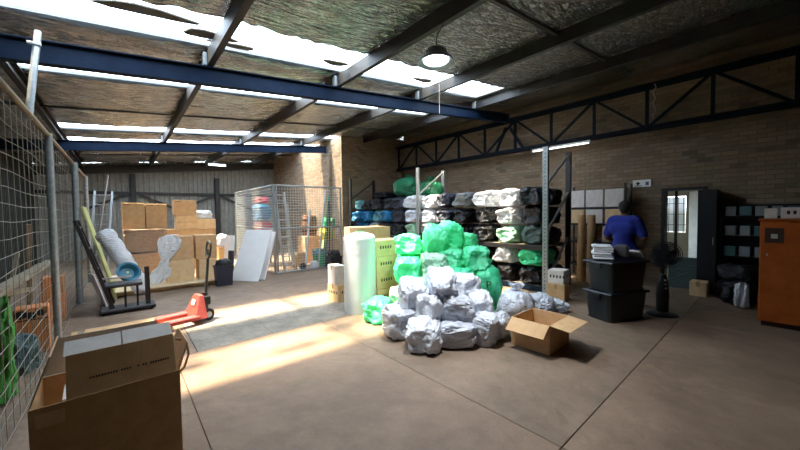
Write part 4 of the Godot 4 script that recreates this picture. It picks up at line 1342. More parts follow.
func wrapped(at: Vector3, size: Vector3, label: String, seed_: int, m: Material) -> void:
	var o := thing("wrapped_block", label, "wrapped load", at, 0, "film-wrapped blocks on the platform")
	put("inner_cartons", one(Vector3(0, size.y * 0.5, 0), size * 0.94, 0.01), M.card, o)
	var nn := noise(seed_, 1.4, 4)
	var mb := MB.new()
	var pts := []
	for a in 31:
		var row := []
		var y := lerpf(0.004, size.y, a / 30.0)
		for k in 72:
			var ph := TAU * k / 72
			var c := Vector2(cos(ph), sin(ph))
			var q := 1.0 / maxf(absf(c.x), absf(c.y))
			var e := c * lerpf(q, 1.0, 0.08) * 0.5
			var w := 1.0 + 0.035 * nn.get_noise_3d(c.x * 1.5, y * 9.0, c.y * 1.5)
			row.append(Vector3(e.x * size.x * w, y, e.y * size.z * w))
		pts.append(row)
	var last := []
	for k in 72: last.append(Vector3(pts[30][k].x * 0.3, size.y + 0.004, pts[30][k].z * 0.3))
	pts.append(last)
	mb.grid(pts, true)
	fix_outward(mb)
	put("film_wrap", mb, m, o)

# ---------------------------------------------------------------- storage cage
func build_cage() -> void:
	var z := -8.7; var xa := 3.08; var xb := 5.08; var h := 2.4; var zb := -12.4
	var c := thing("storage_cage", "galvanised wire mesh storage cage against the brick wall", "cage", Vector3.ZERO)
	for p in [[xa, z, 0.035], [xb, z, 0.03], [xa, zb, 0.03], [xa + 0.07, z, 0.022]]:
		var m := MB.new()
		m.tube([Vector3(p[0], 0, p[1]), Vector3(p[0], h, p[1])], p[2], 12)
		put("post", m, M.galv, c)
	for y in [h - 0.02, 1.23, 0.05]:
		var m := MB.new()
		m.tube([Vector3(xa, y, z), Vector3(xb, y, z)], 0.024, 8)
		put("rail", m, M.galv, c)
		var m2 := MB.new()
		m2.tube([Vector3(xa, y, z), Vector3(xa, y, zb)], 0.02, 8)
		put("rail", m2, M.galv, c)
	put("wire_panel", wire_panel(Vector3(xa, 0, z), Vector3(xb, 0, z), h, 0.075, 0.075, 0.0032), M.galv_wire, c)
	put("wire_panel", wire_panel(Vector3(xa, 0, zb), Vector3(xa, 0, z), h, 0.075, 0.075, 0.0032), M.galv_wire, c)
	# aluminium ladders
	var l1 := thing("aluminium_ladder", "silver ladder leaning inside the cage by the corner post", "ladder", Vector3(3.4, 0, -9.1))
	ladder(l1, Vector3(0.05, 0, 0.1), Vector3(0.42, 0, -0.05), Vector3(-0.2, 2.1, -0.25), M.alu, 8, 0.03)
	var l2 := thing("aluminium_ladder", "second silver ladder leaning behind the first in the cage", "ladder", Vector3(3.75, 0, -9.7))
	ladder(l2, Vector3(-0.1, 0, 0.1), Vector3(0.25, 0, -0.1), Vector3(-0.1, 2.3, -0.3), M.alu, 9, 0.03)
	var poles := [[Vector3(4.1, 0, -9.1), Vector3(4.55, 1.75, -9.7), 0.035, "alu", "thick pale pole slanting across the cage"], [Vector3(3.95, 0, -9.9), Vector3(3.95, 2.0, -10.2), 0.022, "galv", "upright steel pole in the middle of the cage"], [Vector3(4.1, 0, -10.0), Vector3(4.08, 1.95, -10.3), 0.022, "galv", "second upright steel pole in the middle of the cage"],
		[Vector3(4.45, 0, -9.0), Vector3(4.95, 2.35, -9.4), 0.03, "alu", "long pale pole leaning at the cage's brick end"], [Vector3(4.58, 0, -9.0), Vector3(5.02, 2.2, -9.3), 0.022, "green_paint", "long green pole leaning at the cage's brick end"], [Vector3(4.72, 0, -9.05), Vector3(4.98, 2.0, -9.25), 0.025, "black_steel", "dark pole leaning at the cage's brick end"], [Vector3(4.85, 0, -9.1), Vector3(5.0, 1.9, -9.2), 0.028, "black_steel", "second dark pole leaning at the cage's brick end"], [Vector3(4.92, 0, -9.0), Vector3(5.03, 2.1, -9.1), 0.02, "wood_grey", "thin timber pole leaning at the cage's brick end"]]
	for p in poles:
		var m := MB.new()
		m.tube([p[0], p[1]], p[2], 10)
		tag(put("leaning_pole", m, M[p[3]]), p[4], "pole", "poles leaning in the cage")
	# blue, red and white sacks hanging high at the side
	bag("bundle", 80, M.b_bag, Vector3(3.35, 1.42, -10.6), Vector3(0.5, 0.55, 0.5), 20, 0, "bright blue sack on the shelf inside the cage", "", "cage_sack", "sack")
	var redm := plastic(Color8(196, 60, 84), 0.5, Color.BLACK)
	bag("bundle", 81, redm, Vector3(3.4, 1.06, -10.6), Vector3(0.5, 0.36, 0.5), 10, 0, "red and pink sack under the blue sack in the cage", "", "cage_sack", "sack")
	bag("bundle", 82, redm, Vector3(3.4, 1.97, -10.65), Vector3(0.44, 0.2, 0.4), 0, 0, "flat red bag on top of the blue sack in the cage", "", "cage_sack", "sack")
	var shf := thing("cage_shelf", "plain steel shelf carrying sacks inside the cage", "shelf", Vector3(3.45, 0, -10.6))
	put("shelf_board", one(Vector3(0, 1.03, 0), Vector3(0.6, 0.03, 0.7), 0.004), M.black_steel, shf)
	for x in [-0.27, 0.27]:
		for zz in [-0.32, 0.32]:
			put("upright", one(Vector3(x, 0.51, zz), Vector3(0.035, 1.02, 0.035), 0.003), M.black_steel, shf)
	# brown roll, drums
	var dr := thing("brown_barrel", "round brown barrel standing in the cage on a crate", "barrel", Vector3(4.85, 0.88, -10.4))
	var dm := MB.new()
	dm.lathe([Vector2(0.001, 0), Vector2(0.22, 0), Vector2(0.25, 0.2), Vector2(0.26, 0.35), Vector2(0.25, 0.5), Vector2(0.22, 0.68), Vector2(0.2, 0.69), Vector2(0.001, 0.67)], 28)
	put("barrel_body", dm, M.brown, dr)
	for y in [0.15, 0.52]:
		var hm := MB.new()
		hm.lathe([Vector2(0.245, y), Vector2(0.256, y + 0.005), Vector2(0.262, y + 0.045), Vector2(0.25, y + 0.05)], 28)
		put("hoop", hm, M.black_steel, dr)
	carton(Vector3(4.85, 0, -10.4), Vector3(0.6, 0.87, 0.6), 0, "large carton under the brown barrel in the cage", "cartons in the cage", M.card, 0)
	carton(Vector3(4.2, 0, -9.75), Vector3(0.36, 0.42, 0.3), 10, "small carton on the floor inside the cage", "cartons in the cage", M.card, 0)
	bag("film", 83, M.yellow, Vector3(5.25, 0.75, -9.9), Vector3(0.5, 0.42, 0.5), 0, 0, "yellow crumpled bag at the back of the cage", "", "cage_sack", "sack")
	bag("film", 84, M.green_paint, Vector3(5.3, 1.18, -9.9), Vector3(0.45, 0.32, 0.45), 0, 0, "green and yellow netting heap above the yellow bag", "", "cage_sack", "sack")
	carton(Vector3(5.28, 0, -9.9), Vector3(0.55, 0.74, 0.5), 0, "carton under the yellow bag at the cage's brick end", "cartons in the cage", M.card, 0)
	bag("film", 85, M.teal_bag, Vector3(4.65, 0.36, -9.3), Vector3(0.5, 0.2, 0.3), 0, 0, "pale teal film lying on the green tub", "", "film_heap", "film")
	tub("green_tub", "bright green tub standing in the cage", Vector3(4.66, 0, -9.3), 0.34, 0.3, 0.36, M.green_paint)
	tub("black_bucket", "black tub with a liner before the cage", Vector3(4.62, 0, -8.35), 0.36, 0.32, 0.4, M.black_plastic)
	bag("film", 86, M.k_bag, Vector3(4.62, 0.3, -8.35), Vector3(0.36, 0.28, 0.34), 0, 0, "black liner bulging out of the black tub", "", "bin_liner", "liner")
	bag("film", 87, M.w_bag, Vector3(4.3, 0.0, -8.95), Vector3(0.26, 0.24, 0.24), 0, 0, "small white rag heap on the cage floor", "", "rag_heap", "rags")
	# steel beam offcuts and a round pulley on the cage floor
	var wh := MB.new()
	wh.tube([Vector3(3.95, 0.1, -8.98), Vector3(3.95, 0.1, -8.93)], 0.1, 20)
	tag(put("castor_wheel", wh, M.rubber), "small black wheel at the foot of the silver ladder", "wheel")

# ---------------------------------------------------------------- pallet racking with bags
func build_rack() -> void:
	var rk := thing("pallet_rack", "long pallet rack of galvanised frames full of bagged goods", "rack", Vector3.ZERO)
	var xf := 6.22; var xr := 7.25
	var zs := [-2.97, -6.52, -10.0]
	for i in 3:
		var z: float = zs[i]
		var m_f: Material = M.galv if i < 2 else M.black_steel
		var m_r: Material = [M.black_steel, M.galv, M.black_steel][i]
		for q in [[xf, m_f], [xr, m_r]]:
			var m := MB.new()
			m.box(Vector3(q[0] - 0.0, 1.42, z), Vector3(0.006, 2.84, 0.1))
			m.box(Vector3(q[0] + 0.03, 1.42, z - 0.047), Vector3(0.06, 2.84, 0.006))
			m.box(Vector3(q[0] + 0.03, 1.42, z + 0.047), Vector3(0.06, 2.84, 0.006))
			put("upright", m, q[1], rk)
			put("foot_plate", one(Vector3(q[0] + 0.03, 0.005, z), Vector3(0.12, 0.01, 0.14)), M.galv, rk)
		if i < 2:
			var sl := MB.new()
			for k in 38: sl.box(Vector3(xf - 0.0035, 0.1 + k * 0.0725, z), Vector3(0.003, 0.03, 0.016))
			put("slot_row", sl, M.black_steel, rk)
		var yy := 0.2
		var side := 0
		while yy < 2.6:
			var b := MB.new()
			var y2 := minf(yy + 0.85, 2.78)
			var pa := Vector3(xf + 0.03, yy, z); var pb := Vector3(xr + 0.03, y2, z)
			b.bar(pa, pb, 0.03, 0.04)
			put("brace", b, m_r if i != 0 else M.galv, rk)
			yy += 0.95; side += 1
	for i in 2:
		var za: float = zs[i] - 0.05; var zb: float = zs[i + 1] + 0.05
		for y in [0.12, 0.93]:
			for x in [xf + 0.02, xr + 0.03]:
				put("shelf_beam", one(Vector3(x, y - 0.05, (za + zb) * 0.5), Vector3(0.045, 0.1, za - zb), 0.005), M.black_steel if y > 0.5 else M.navy, rk)
			put("shelf_deck", one(Vector3((xf + xr) * 0.5 + 0.03, y - 0.015, (za + zb) * 0.5), Vector3(xr - xf - 0.08, 0.02, za - zb)), M.wood_grey, rk)
	# bags on it: columns by z, rows from the shelf beam upwards
	var cols := [
		[-3.30, ["dkgrey", "k", "k"]], [-3.88, ["pale_g", "w", "w"]], [-4.48, ["k", "k", "w"]], [-5.1, ["k", "k", "grey"]], [-5.7, ["k", "navy", "navy"]], [-6.22, ["grey", "w2", "w"]],
		[-6.88, ["pale_g", "w2", "w"]], [-7.46, ["k", "navy", "navy"]], [-8.04, ["k", "b", "k"]], [-8.62, ["grey", "teal", "k"]], [-9.16, ["b", "b", "k"]], [-9.68, ["b", "b", "teal"]]]
	var mats := {"k": [M.k_bag, "glossy black"], "navy": [M.navy_bag, "dark navy"], "w": [M.w_bag, "white"], "w2": [M.w_bag2, "greyish white"], "grey": [M.grey_bag, "grey"], "b": [M.b_bag, "blue"], "teal": [M.teal_bag, "grey teal"], "pale_g": [M.pale_g_bag, "pale green"], "dkgrey": [M.dkgrey_bag, "dark grey green"], "g": [M.g_bag, "bright green"]}
	var nth := ["first", "second", "third", "fourth", "fifth", "sixth"]
	var rown := ["lowest row above the beam", "middle row", "top row"]
	var rng := RandomNumberGenerator.new()
	rng.seed = 21
	for ci in cols.size():
		var z: float = cols[ci][0]
		for r in 3:
			var key: String = cols[ci][1][r]
			var bay := "near bay" if ci < 6 else "far bay"
			var lab := "%s bundle, %s from the near end, %s, %s" % [mats[key][1], nth[ci % 6], rown[r], bay]
			var sz := Vector3(0.86, 0.395 + rng.randf_range(-0.02, 0.02), 0.56 + rng.randf_range(-0.03, 0.03))
			if ci == 0: sz.x = 0.56
			bag("bundle", 100 + (ci * 3 + r) % 7, mats[key][0], Vector3((6.68 if ci > 0 else 6.52) + rng.randf_range(-0.12, 0.06), 0.935 + r * 0.393, z + rng.randf_range(-0.02, 0.02)), sz, rng.randf_range(-9, 9) + (180 if rng.randf() < 0.5 else 0), 0, lab, "bundles in the rack")
	# under the shelf beam
	var low := [[-3.32, "k", 0], [-3.9, "k", 0], [-4.5, "k", 0], [-3.32, "g", 1], [-3.95, "w", 1], [-4.55, "k", 1], [-5.15, "k", 0], [-5.15, "k", 1], [-5.75, "k", 0]]
	for q in low:
		var lab2 := "%s bundle under the shelf beam, %s" % [mats[q[1]][1], {-3.32: "nearest the near upright", -3.9: "second along", -3.95: "second along", -4.5: "third along", -4.55: "third along", -5.15: "fourth along", -5.75: "fifth along"}[q[0]]]
		lab2 += ", upper layer" if q[2] == 1 else ", on the bottom deck"
		bag("bundle", 100 + int(absf(q[0] * 10)) % 7, mats[q[1]][0], Vector3(6.62, 0.125 + q[2] * 0.37, q[0]), Vector3(0.84, 0.36, 0.58), rng.randf_range(-6, 6), 0, lab2, "bundles under the shelf beam")
	for k in 5:
		bag("bundle", 101 + k % 5, M.k_bag, Vector3(7.02, [0.125, 0.5, 0.935, 1.33, 1.72][k], -3.3), Vector3(0.46, 0.385, 0.58), 90 * (k % 2), 0, "black bundle in the inner column at the near frame, %s level from the floor" % ["first", "second", "third", "fourth", "fifth"][k], "inner bundles in the rack")
	# large bags on top of the row
	bag("sack", 120, M.dk_g_bag, Vector3(6.9, 2.1, -7.62), Vector3(1.0, 0.6, 0.95), 30, 0, "big dark green sack lying on top of the rack's bundles", "", "large_sack", "sack")
	bag("sack", 121, M.dk_g_bag, Vector3(7.0, 2.1, -6.75), Vector3(0.72, 0.45, 0.7), 70, 0, "second dark green sack atop the bundles, behind the white brace", "", "large_sack", "sack")
	bag("bundle", 122, M.k_bag, Vector3(6.7, 2.11, -8.5), Vector3(0.8, 0.2, 0.7), 10, 0, "flat black bag on top of the far bay's bundles", "", "flat_bag", "bag")
	# cartons behind the rack end on the floor
	carton(Vector3(6.0, 0, -2.62), Vector3(0.34, 0.3, 0.3), 10, "brown carton on the floor between rack and black tubs", "small cartons by the tubs", M.card, 0)
	carton(Vector3(6.02, 0.303, -2.62), Vector3(0.3, 0.24, 0.28), 4, "whitish carton on the brown one beside the black tubs", "small cartons by the tubs", M.card_white, 2, false)

# ---------------------------------------------------------------- pile of bags
func build_pile() -> void:
	var gw := "white bundles in the floor pile"
	var gg := "green bundles in the floor pile"
	# at (base centre), size (length, height, width), turn, tilt, material, seed, label
	var W := [
		[Vector3(2.72, 0.0, -2.75), Vector3(0.58, 0.36, 0.46), 35, 0, "w", 130, "white bundle lying at the very front of the pile"],
		[Vector3(2.74, 0.0, -3.22), Vector3(0.5, 0.42, 0.5), 80, 0, "w", 131, "bright white bundle at the pile's edge facing the green bag"],
		[Vector3(2.94, 0.24, -3.2), Vector3(0.46, 0.5, 0.42), 60, 8, "w", 132, "upright white bundle above the edge of the pile"],
		[Vector3(3.24, 0.48, -2.95), Vector3(0.56, 0.42, 0.42), 50, 24, "w2", 133, "topmost white bundle crowning the pile"],
		[Vector3(2.93, 0.2, -2.85), Vector3(0.42, 0.38, 0.36), 20, -10, "w", 134, "white bundle in the middle of the pile above the front one"],
		[Vector3(3.18, 0.22, -2.66), Vector3(0.44, 0.36, 0.4), 130, 12, "w2", 130, "white bundle with creased open end in mid pile"],
		[Vector3(3.05, 0.0, -2.52), Vector3(0.5, 0.3, 0.4), 145, 0, "w2", 131, "low white bundle on the floor beside the front one"],
		[Vector3(3.62, 0.3, -2.84), Vector3(0.42, 0.46, 0.4), 70, -6, "w", 132, "tall white bundle behind the top of the pile"],
		[Vector3(3.33, 0.0, -2.37), Vector3(0.36, 0.4, 0.34), 100, 5, "w2", 133, "ruffled white bundle on the floor beside the open box"],
		[Vector3(3.62, 0.0, -2.34), Vector3(0.36, 0.34, 0.34), 20, 0, "w2", 134, "small white bundle nearest the open box"],
		[Vector3(3.58, 0.2, -2.56), Vector3(0.4, 0.38, 0.34), 40, 10, "w", 130, "white bundle above the small one by the open box"],
		[Vector3(3.2, 0.0, -3.0), Vector3(0.6, 0.46, 0.6), 10, 0, "w2", 131, "white bundle buried in the middle of the pile"],
		[Vector3(3.6, 0.0, -2.85), Vector3(0.5, 0.36, 0.44), 30, 0, "w2", 132, "white bundle low at the back of the pile"]]
	var mats := {"w": M.w_bag, "w2": M.w_bag2, "g": M.g_bag, "g2": M.g_bag2, "pg": M.pale_g_bag}
	for r in W:
		bag("bundle", r[5], mats[r[4]], r[0], r[1], r[2], r[3], r[6], gw)
	bag("sack", 140, M.w_bag2, Vector3(4.28, 0.0, -2.46), Vector3(0.6, 0.48, 0.52), 20, 0, "large pale tied sack behind the open box", "", "tied_sack", "sack")
	bag("film", 141, M.w_bag2, Vector3(4.92, 0.0, -2.46), Vector3(0.66, 0.32, 0.5), 25, 0, "flat heap of pale film between the tied sack and rack", "", "film_heap", "film")
	bag("film", 142, M.w_bag2, Vector3(5.3, 0.0, -2.35), Vector3(0.4, 0.18, 0.34), 60, 0, "small grey film scrap at the foot of the rack", "", "film_heap", "film")
	var G := [
		[Vector3(2.87, 0.0, -3.88), Vector3(0.44, 0.36, 0.42), 30, 0, "g", 135, "green bundle alone on the floor before the clear roll"],
		[Vector3(3.25, 0.0, -3.72), Vector3(0.46, 0.5, 0.44), 10, 0, "pg", 136, "pale green bundle low beside the white pile"],
		[Vector3(3.4, 0.52, -3.8), Vector3(0.56, 0.42, 0.46), 45, 0, "g", 137, "green bundle at mid height beside the printed cartons"],
		[Vector3(3.56, 0.92, -3.95), Vector3(0.58, 0.36, 0.46), 40, -8, "g2", 135, "green bundle high beside the printed cartons"],
		[Vector3(3.72, 0.56, -3.55), Vector3(0.56, 0.44, 0.5), 40, 0, "pg", 136, "sun-bleached pale green bundle in mid heap"],
		[Vector3(3.9, 0.9, -3.75), Vector3(0.46, 0.54, 0.42), 55, 28, "g2", 137, "tall green bundle slanting up at the top of the heap"],
		[Vector3(4.24, 1.02, -3.66), Vector3(0.48, 0.44, 0.44), 60, 10, "g", 135, "highest green bundle before the dark rack bundles"],
		[Vector3(4.52, 0.9, -3.52), Vector3(0.4, 0.36, 0.4), 20, 0, "g2", 136, "small green bundle behind the top of the heap"],
		[Vector3(4.25, 0.68, -3.15), Vector3(0.54, 0.4, 0.46), 50, -5, "g2", 137, "rounded green bundle above the one printed with a letter"],
		[Vector3(4.0, 0.72, -3.42), Vector3(0.48, 0.32, 0.42), 30, 0, "g2", 135, "flat green bundle in the middle of the heap"],
		[Vector3(3.46, 0.2, -3.48), Vector3(0.54, 0.44, 0.5), 70, 0, "pg", 136, "pale green bundle sunk behind the white pile"],
		[Vector3(3.94, 0.34, -3.2), Vector3(0.54, 0.44, 0.5), 20, 0, "g", 137, "green bundle behind the crown of the white pile"],
		[Vector3(3.75, 0.0, -3.6), Vector3(0.66, 0.58, 0.6), 20, 0, "g", 135, "large green bundle at the bottom of the heap"],
		[Vector3(4.35, 0.0, -3.6), Vector3(0.66, 0.62, 0.6), 80, 0, "g", 136, "green bundle at the back foot of the heap"],
		[Vector3(3.7, 0.5, -4.05), Vector3(0.6, 0.44, 0.5), 80, 0, "g", 137, "green bundle behind the mid heap, by the cartons"],
		[Vector3(4.3, 0.58, -3.75), Vector3(0.6, 0.44, 0.5), 10, 0, "g", 135, "green bundle hidden under the highest one"]]
	for r in G:
		bag("bundle", r[5], mats[r[4]], r[0], r[1], r[2], r[3], r[6], gg)
	# lettered green sack
	var ls := bag("sack", 143, M.g_bag, Vector3(4.3, 0.2, -2.98), Vector3(0.52, 0.58, 0.5), 50, 0, "green sack printed with a dark letter P", "", "lettered_sack", "sack")
	var tm := TextMesh.new()
	tm.text = "P"
	tm.font_size = 26
	tm.pixel_size = 0.0058
	tm.depth = 0.004
	var lt := put("printed_letter", tm, M.ink, ls)
	lt.transform = Transform3D(Basis(Vector3.UP, deg_to_rad(-48)) * Basis(Vector3.RIGHT, deg_to_rad(-8)), Vector3(-0.185, 0.33, 0.175))
	# supporting green base for it
	bag("bundle", 136, M.g_bag, Vector3(4.35, 0.0, -3.0), Vector3(0.5, 0.2, 0.46), 10, 0, "flattened green bundle under the lettered sack", gg)

# ---------------------------------------------------------------- centre
func build_center() -> void:
	# clear roll of film
	var ro := thing("film_roll", "tall upright roll of clear bubble film with a green top", "roll", Vector3(2.98, 0, -4.52))
	var m := MB.new()
	var pts := []
	var nn := noise(33, 1.2, 3)
	for a in 29:
		var row := []
		var y := lerpf(0.0, 1.22, a / 28.0)
		for k in 40:
			var ph := TAU * k / 40
			var r := 0.262 + 0.004 * sin(y * 60.0) * 0.6 + 0.006 * nn.get_noise_3d(cos(ph), y * 3.0, sin(ph))
			row.append(Vector3(cos(ph) * r, y, sin(ph) * r))
		pts.append(row)
	for q in [[0.235, 1.25], [0.11, 1.285], [0.04, 1.29], [0.036, 1.2]]:
		var row := []
		for k in 40:
			var ph := TAU * k / 40
			row.append(Vector3(cos(ph) * q[0], q[1] + 0.006 * sin(ph * 8.0), sin(ph) * q[0]))
		pts.append(row)
	m.grid(pts, true, true)
	fix_outward(m)
	put("film_body", m, M.roll, ro)
	var cp := MB.new()
	cp.lathe([Vector2(0.001, 1.268), Vector2(0.085, 1.268), Vector2(0.08, 1.3), Vector2(0.045, 1.306), Vector2(0.04, 1.28), Vector2(0.001, 1.28)], 24)
	put("green_core", cp, M.g_bag, ro)
	# printed cartons stacked behind the roll
	var gr := "printed cartons behind the clear roll"
	var ys := [0.0, 0.285, 0.57, 0.855]
	for k in 4:
		carton(Vector3(3.62, ys[k], -4.72), Vector3(0.62, 0.28, 0.42), 3 - k, ["bottom printed carton of the stack behind the clear roll", "second printed carton from the floor behind the clear roll", "third printed carton from the floor behind the clear roll", "top printed carton of the stack beside the green heap"][k], gr, M.card_pale, 2)
	for k in 4:
		carton(Vector3(3.82, k * 0.335, -5.5), Vector3(0.8, 0.33, 0.5), 0, ["bottom wide carton behind the printed stack", "second wide carton behind the printed stack", "third wide carton behind the printed stack", "top wide carton rising behind the clear roll"][k], "wide cartons behind the clear roll", M.card_pale, 0)
	carton(Vector3(3.0, 0, -5.32), Vector3(0.2, 0.32, 0.32), 6, "small carton on the floor beside the clear roll", "small cartons beside the roll", M.card_pale, 2)
	carton(Vector3(3.0, 0.323, -5.34), Vector3(0.2, 0.34, 0.3), -4, "small pale carton on top of the one beside the roll", "small cartons beside the roll", M.card_white, 0)
	# open carton in the middle of the floor
	open_carton(Vector3(3.815, 0, -1.875), Vector3(0.53, 0.33, 0.46), 1, "open brown cardboard box alone on the concrete floor", M.card, M.card,
		[["front", 0.22, 96.0, 0.008], ["left", 0.19, 128.0, 0.006], ["right", 0.18, 150.0, 0.008], ["back", 0.19, 165.0, 0.01]])

# ---------------------------------------------------------------- right side
func lidded_tub(at: Vector3, turn: float, label: String) -> Node3D:
	var o := thing("lidded_tub", label, "tub", at, turn, "black storage tubs")
	var w := 0.8; var d := 0.48; var h := 0.39
	var m := MB.new()
	var pts := []
	for a in 7:
		var row := []
		var t := a / 6.0
		var s: float = lerpf(0.84, 0.96, t)
		for k in 48:
			var ph := TAU * k / 48
			var c := Vector2(signf(cos(ph)) * pow(absf(cos(ph)), 0.28), signf(sin(ph)) * pow(absf(sin(ph)), 0.28))
			var rib := 1.0 + (0.012 if (k / 2) % 3 == 0 and a > 0 and a < 6 else 0.0)
			row.append(Vector3(c.x * w * 0.5 * s * rib, t * h, c.y * d * 0.5 * s * rib))
		pts.append(row)
	m.grid(pts, true, true)
	fix_outward(m)
	put("body", m, M.bin, o)
	put("floor_panel", one(Vector3(0, 0.012, 0), Vector3(w * 0.8, 0.02, d * 0.8)), M.bin, o)
	var lid := MB.new()
	lid.box(Vector3(0, h + 0.018, 0), Vector3(w, 0.036, d), Basis.IDENTITY, 0.012)
	lid.box(Vector3(0, h + 0.04, 0), Vector3(w * 0.82, 0.012, d * 0.8), Basis.IDENTITY, 0.004)
	put("lid", lid, M.black_plastic, o)
	for s in [-1.0, 1.0]:
		put("latch", one(Vector3(s * w * 0.5, h - 0.02, 0), Vector3(0.02, 0.08, 0.14), 0.005), M.black_plastic, o)
	return o

func build_right() -> void:
	lidded_tub(Vector3(5.6, 0, -1.6), -21, "lower black lidded tub under the folded white cloths")
	lidded_tub(Vector3(5.6, 0.438, -1.6), -20, "upper black lidded tub carrying the folded white cloths")
	# folded cloths
	for k in 6:
		var m := MB.new()
		var w := 0.36 - 0.008 * k
		m.box(Vector3(0, 0.016, 0), Vector3(w, 0.032, 0.26), Basis.IDENTITY, 0.013)
		var o := put("folded_cloth", m, M.cloth_white)
		o.position = Vector3(5.47 + 0.012 * sin(k * 2.3), 0.886 + k * 0.034, -1.74 + 0.01 * cos(k * 1.7))
		o.rotation_degrees.y = 20 + 5 * sin(k * 3.1)
		tag(o, ["bottom", "second", "third", "fourth", "fifth", "topmost"][k] + " folded white cloth in the stack on the black tubs", "cloth", "folded cloths on the tubs")
	var gc := put("grey_cloth", one(Vector3.ZERO, Vector3(0.1, 0.2, 0.2), 0.03), M.cloth_grey)
	gc.position = Vector3(5.68, 0.988, -1.55)
	tag(gc, "dark grey folded cloth standing beside the white cloth stack", "cloth")
	var sc := put("sliding_cloth", one(Vector3.ZERO, Vector3(0.26, 0.03, 0.22), 0.012, Basis(Vector3.BACK, -0.5)), M.cloth_white)
	sc.position = Vector3(5.78, 0.95, -1.42)
	tag(sc, "white cloth sliding off the edge of the black tub", "cloth")
	fan()
	person()
	wall_things()

func fan() -> void:
	var f := thing("pedestal_fan", "black pedestal fan standing before the doorway", "fan", Vector3(6.25, 0, -1.16), -55)
	var b := MB.new()
	b.lathe([Vector2(0.001, 0), Vector2(0.2, 0), Vector2(0.2, 0.015), Vector2(0.15, 0.04), Vector2(0.07, 0.06), Vector2(0.06, 0.07), Vector2(0.001, 0.07)], 30)
	put("base", b, M.black_plastic, f)
	var col := MB.new()
	col.lathe([Vector2(0.075, 0.06), Vector2(0.085, 0.3), Vector2(0.07, 0.5), Vector2(0.04, 0.62), Vector2(0.001, 0.63)], 20)
	put("tower", col, M.black_plastic, f)
	for k in 3:
		put("button", one(Vector3(0.0, 0.42 + k * 0.06, 0.085 - k * 0.008), Vector3(0.03, 0.022, 0.01), 0.003), M.panel_grey, f)
	var pole := MB.new()
	pole.tube([Vector3(0, 0.6, 0), Vector3(0, 0.8, 0)], 0.018, 12)
	put("pole", pole, M.black_plastic, f)
	var mo := MB.new()
	mo.tube([Vector3(0, 0.92, -0.14), Vector3(0, 0.92, -0.1), Vector3(0, 0.92, 0.0)], 0.06, 16)
	put("motor", mo, M.black_plastic, f)
	for k in 5:
		var t := TAU * k / 5
		var m := MB.new()
		var bs := Basis(Vector3.BACK, t) * Basis(Vector3.UP, 0.5)
		m.box(Vector3(0, 0.92, 0.05) + Basis(Vector3.BACK, t) * Vector3(0, 0.085, 0), Vector3(0.11, 0.15, 0.006), bs, 0.0)
		put("blade", m, M.black_plastic, f)
	for zf in [0.0, 0.1]:
		var g := MB.new()
		for r in [0.05, 0.08, 0.11, 0.14, 0.17, 0.2]:
			var ring := []
			for k in 29:
				var t := TAU * k / 28
				ring.append(Vector3(cos(t) * r, 0.92 + sin(t) * r, zf + (0.03 * (1.0 - r / 0.19) * (1.0 if zf > 0.05 else -1.0))))
			g.tube(ring, 0.005, 5, false)
		for k in 36:
			var t := TAU * k / 36
			g.tube([Vector3(cos(t) * 0.03, 0.92 + sin(t) * 0.03, zf + (0.03 if zf > 0.05 else -0.03)), Vector3(cos(t) * 0.19, 0.92 + sin(t) * 0.2, 0.05)], 0.003, 4, false)
		put("guard", g, M.black_plastic, f)

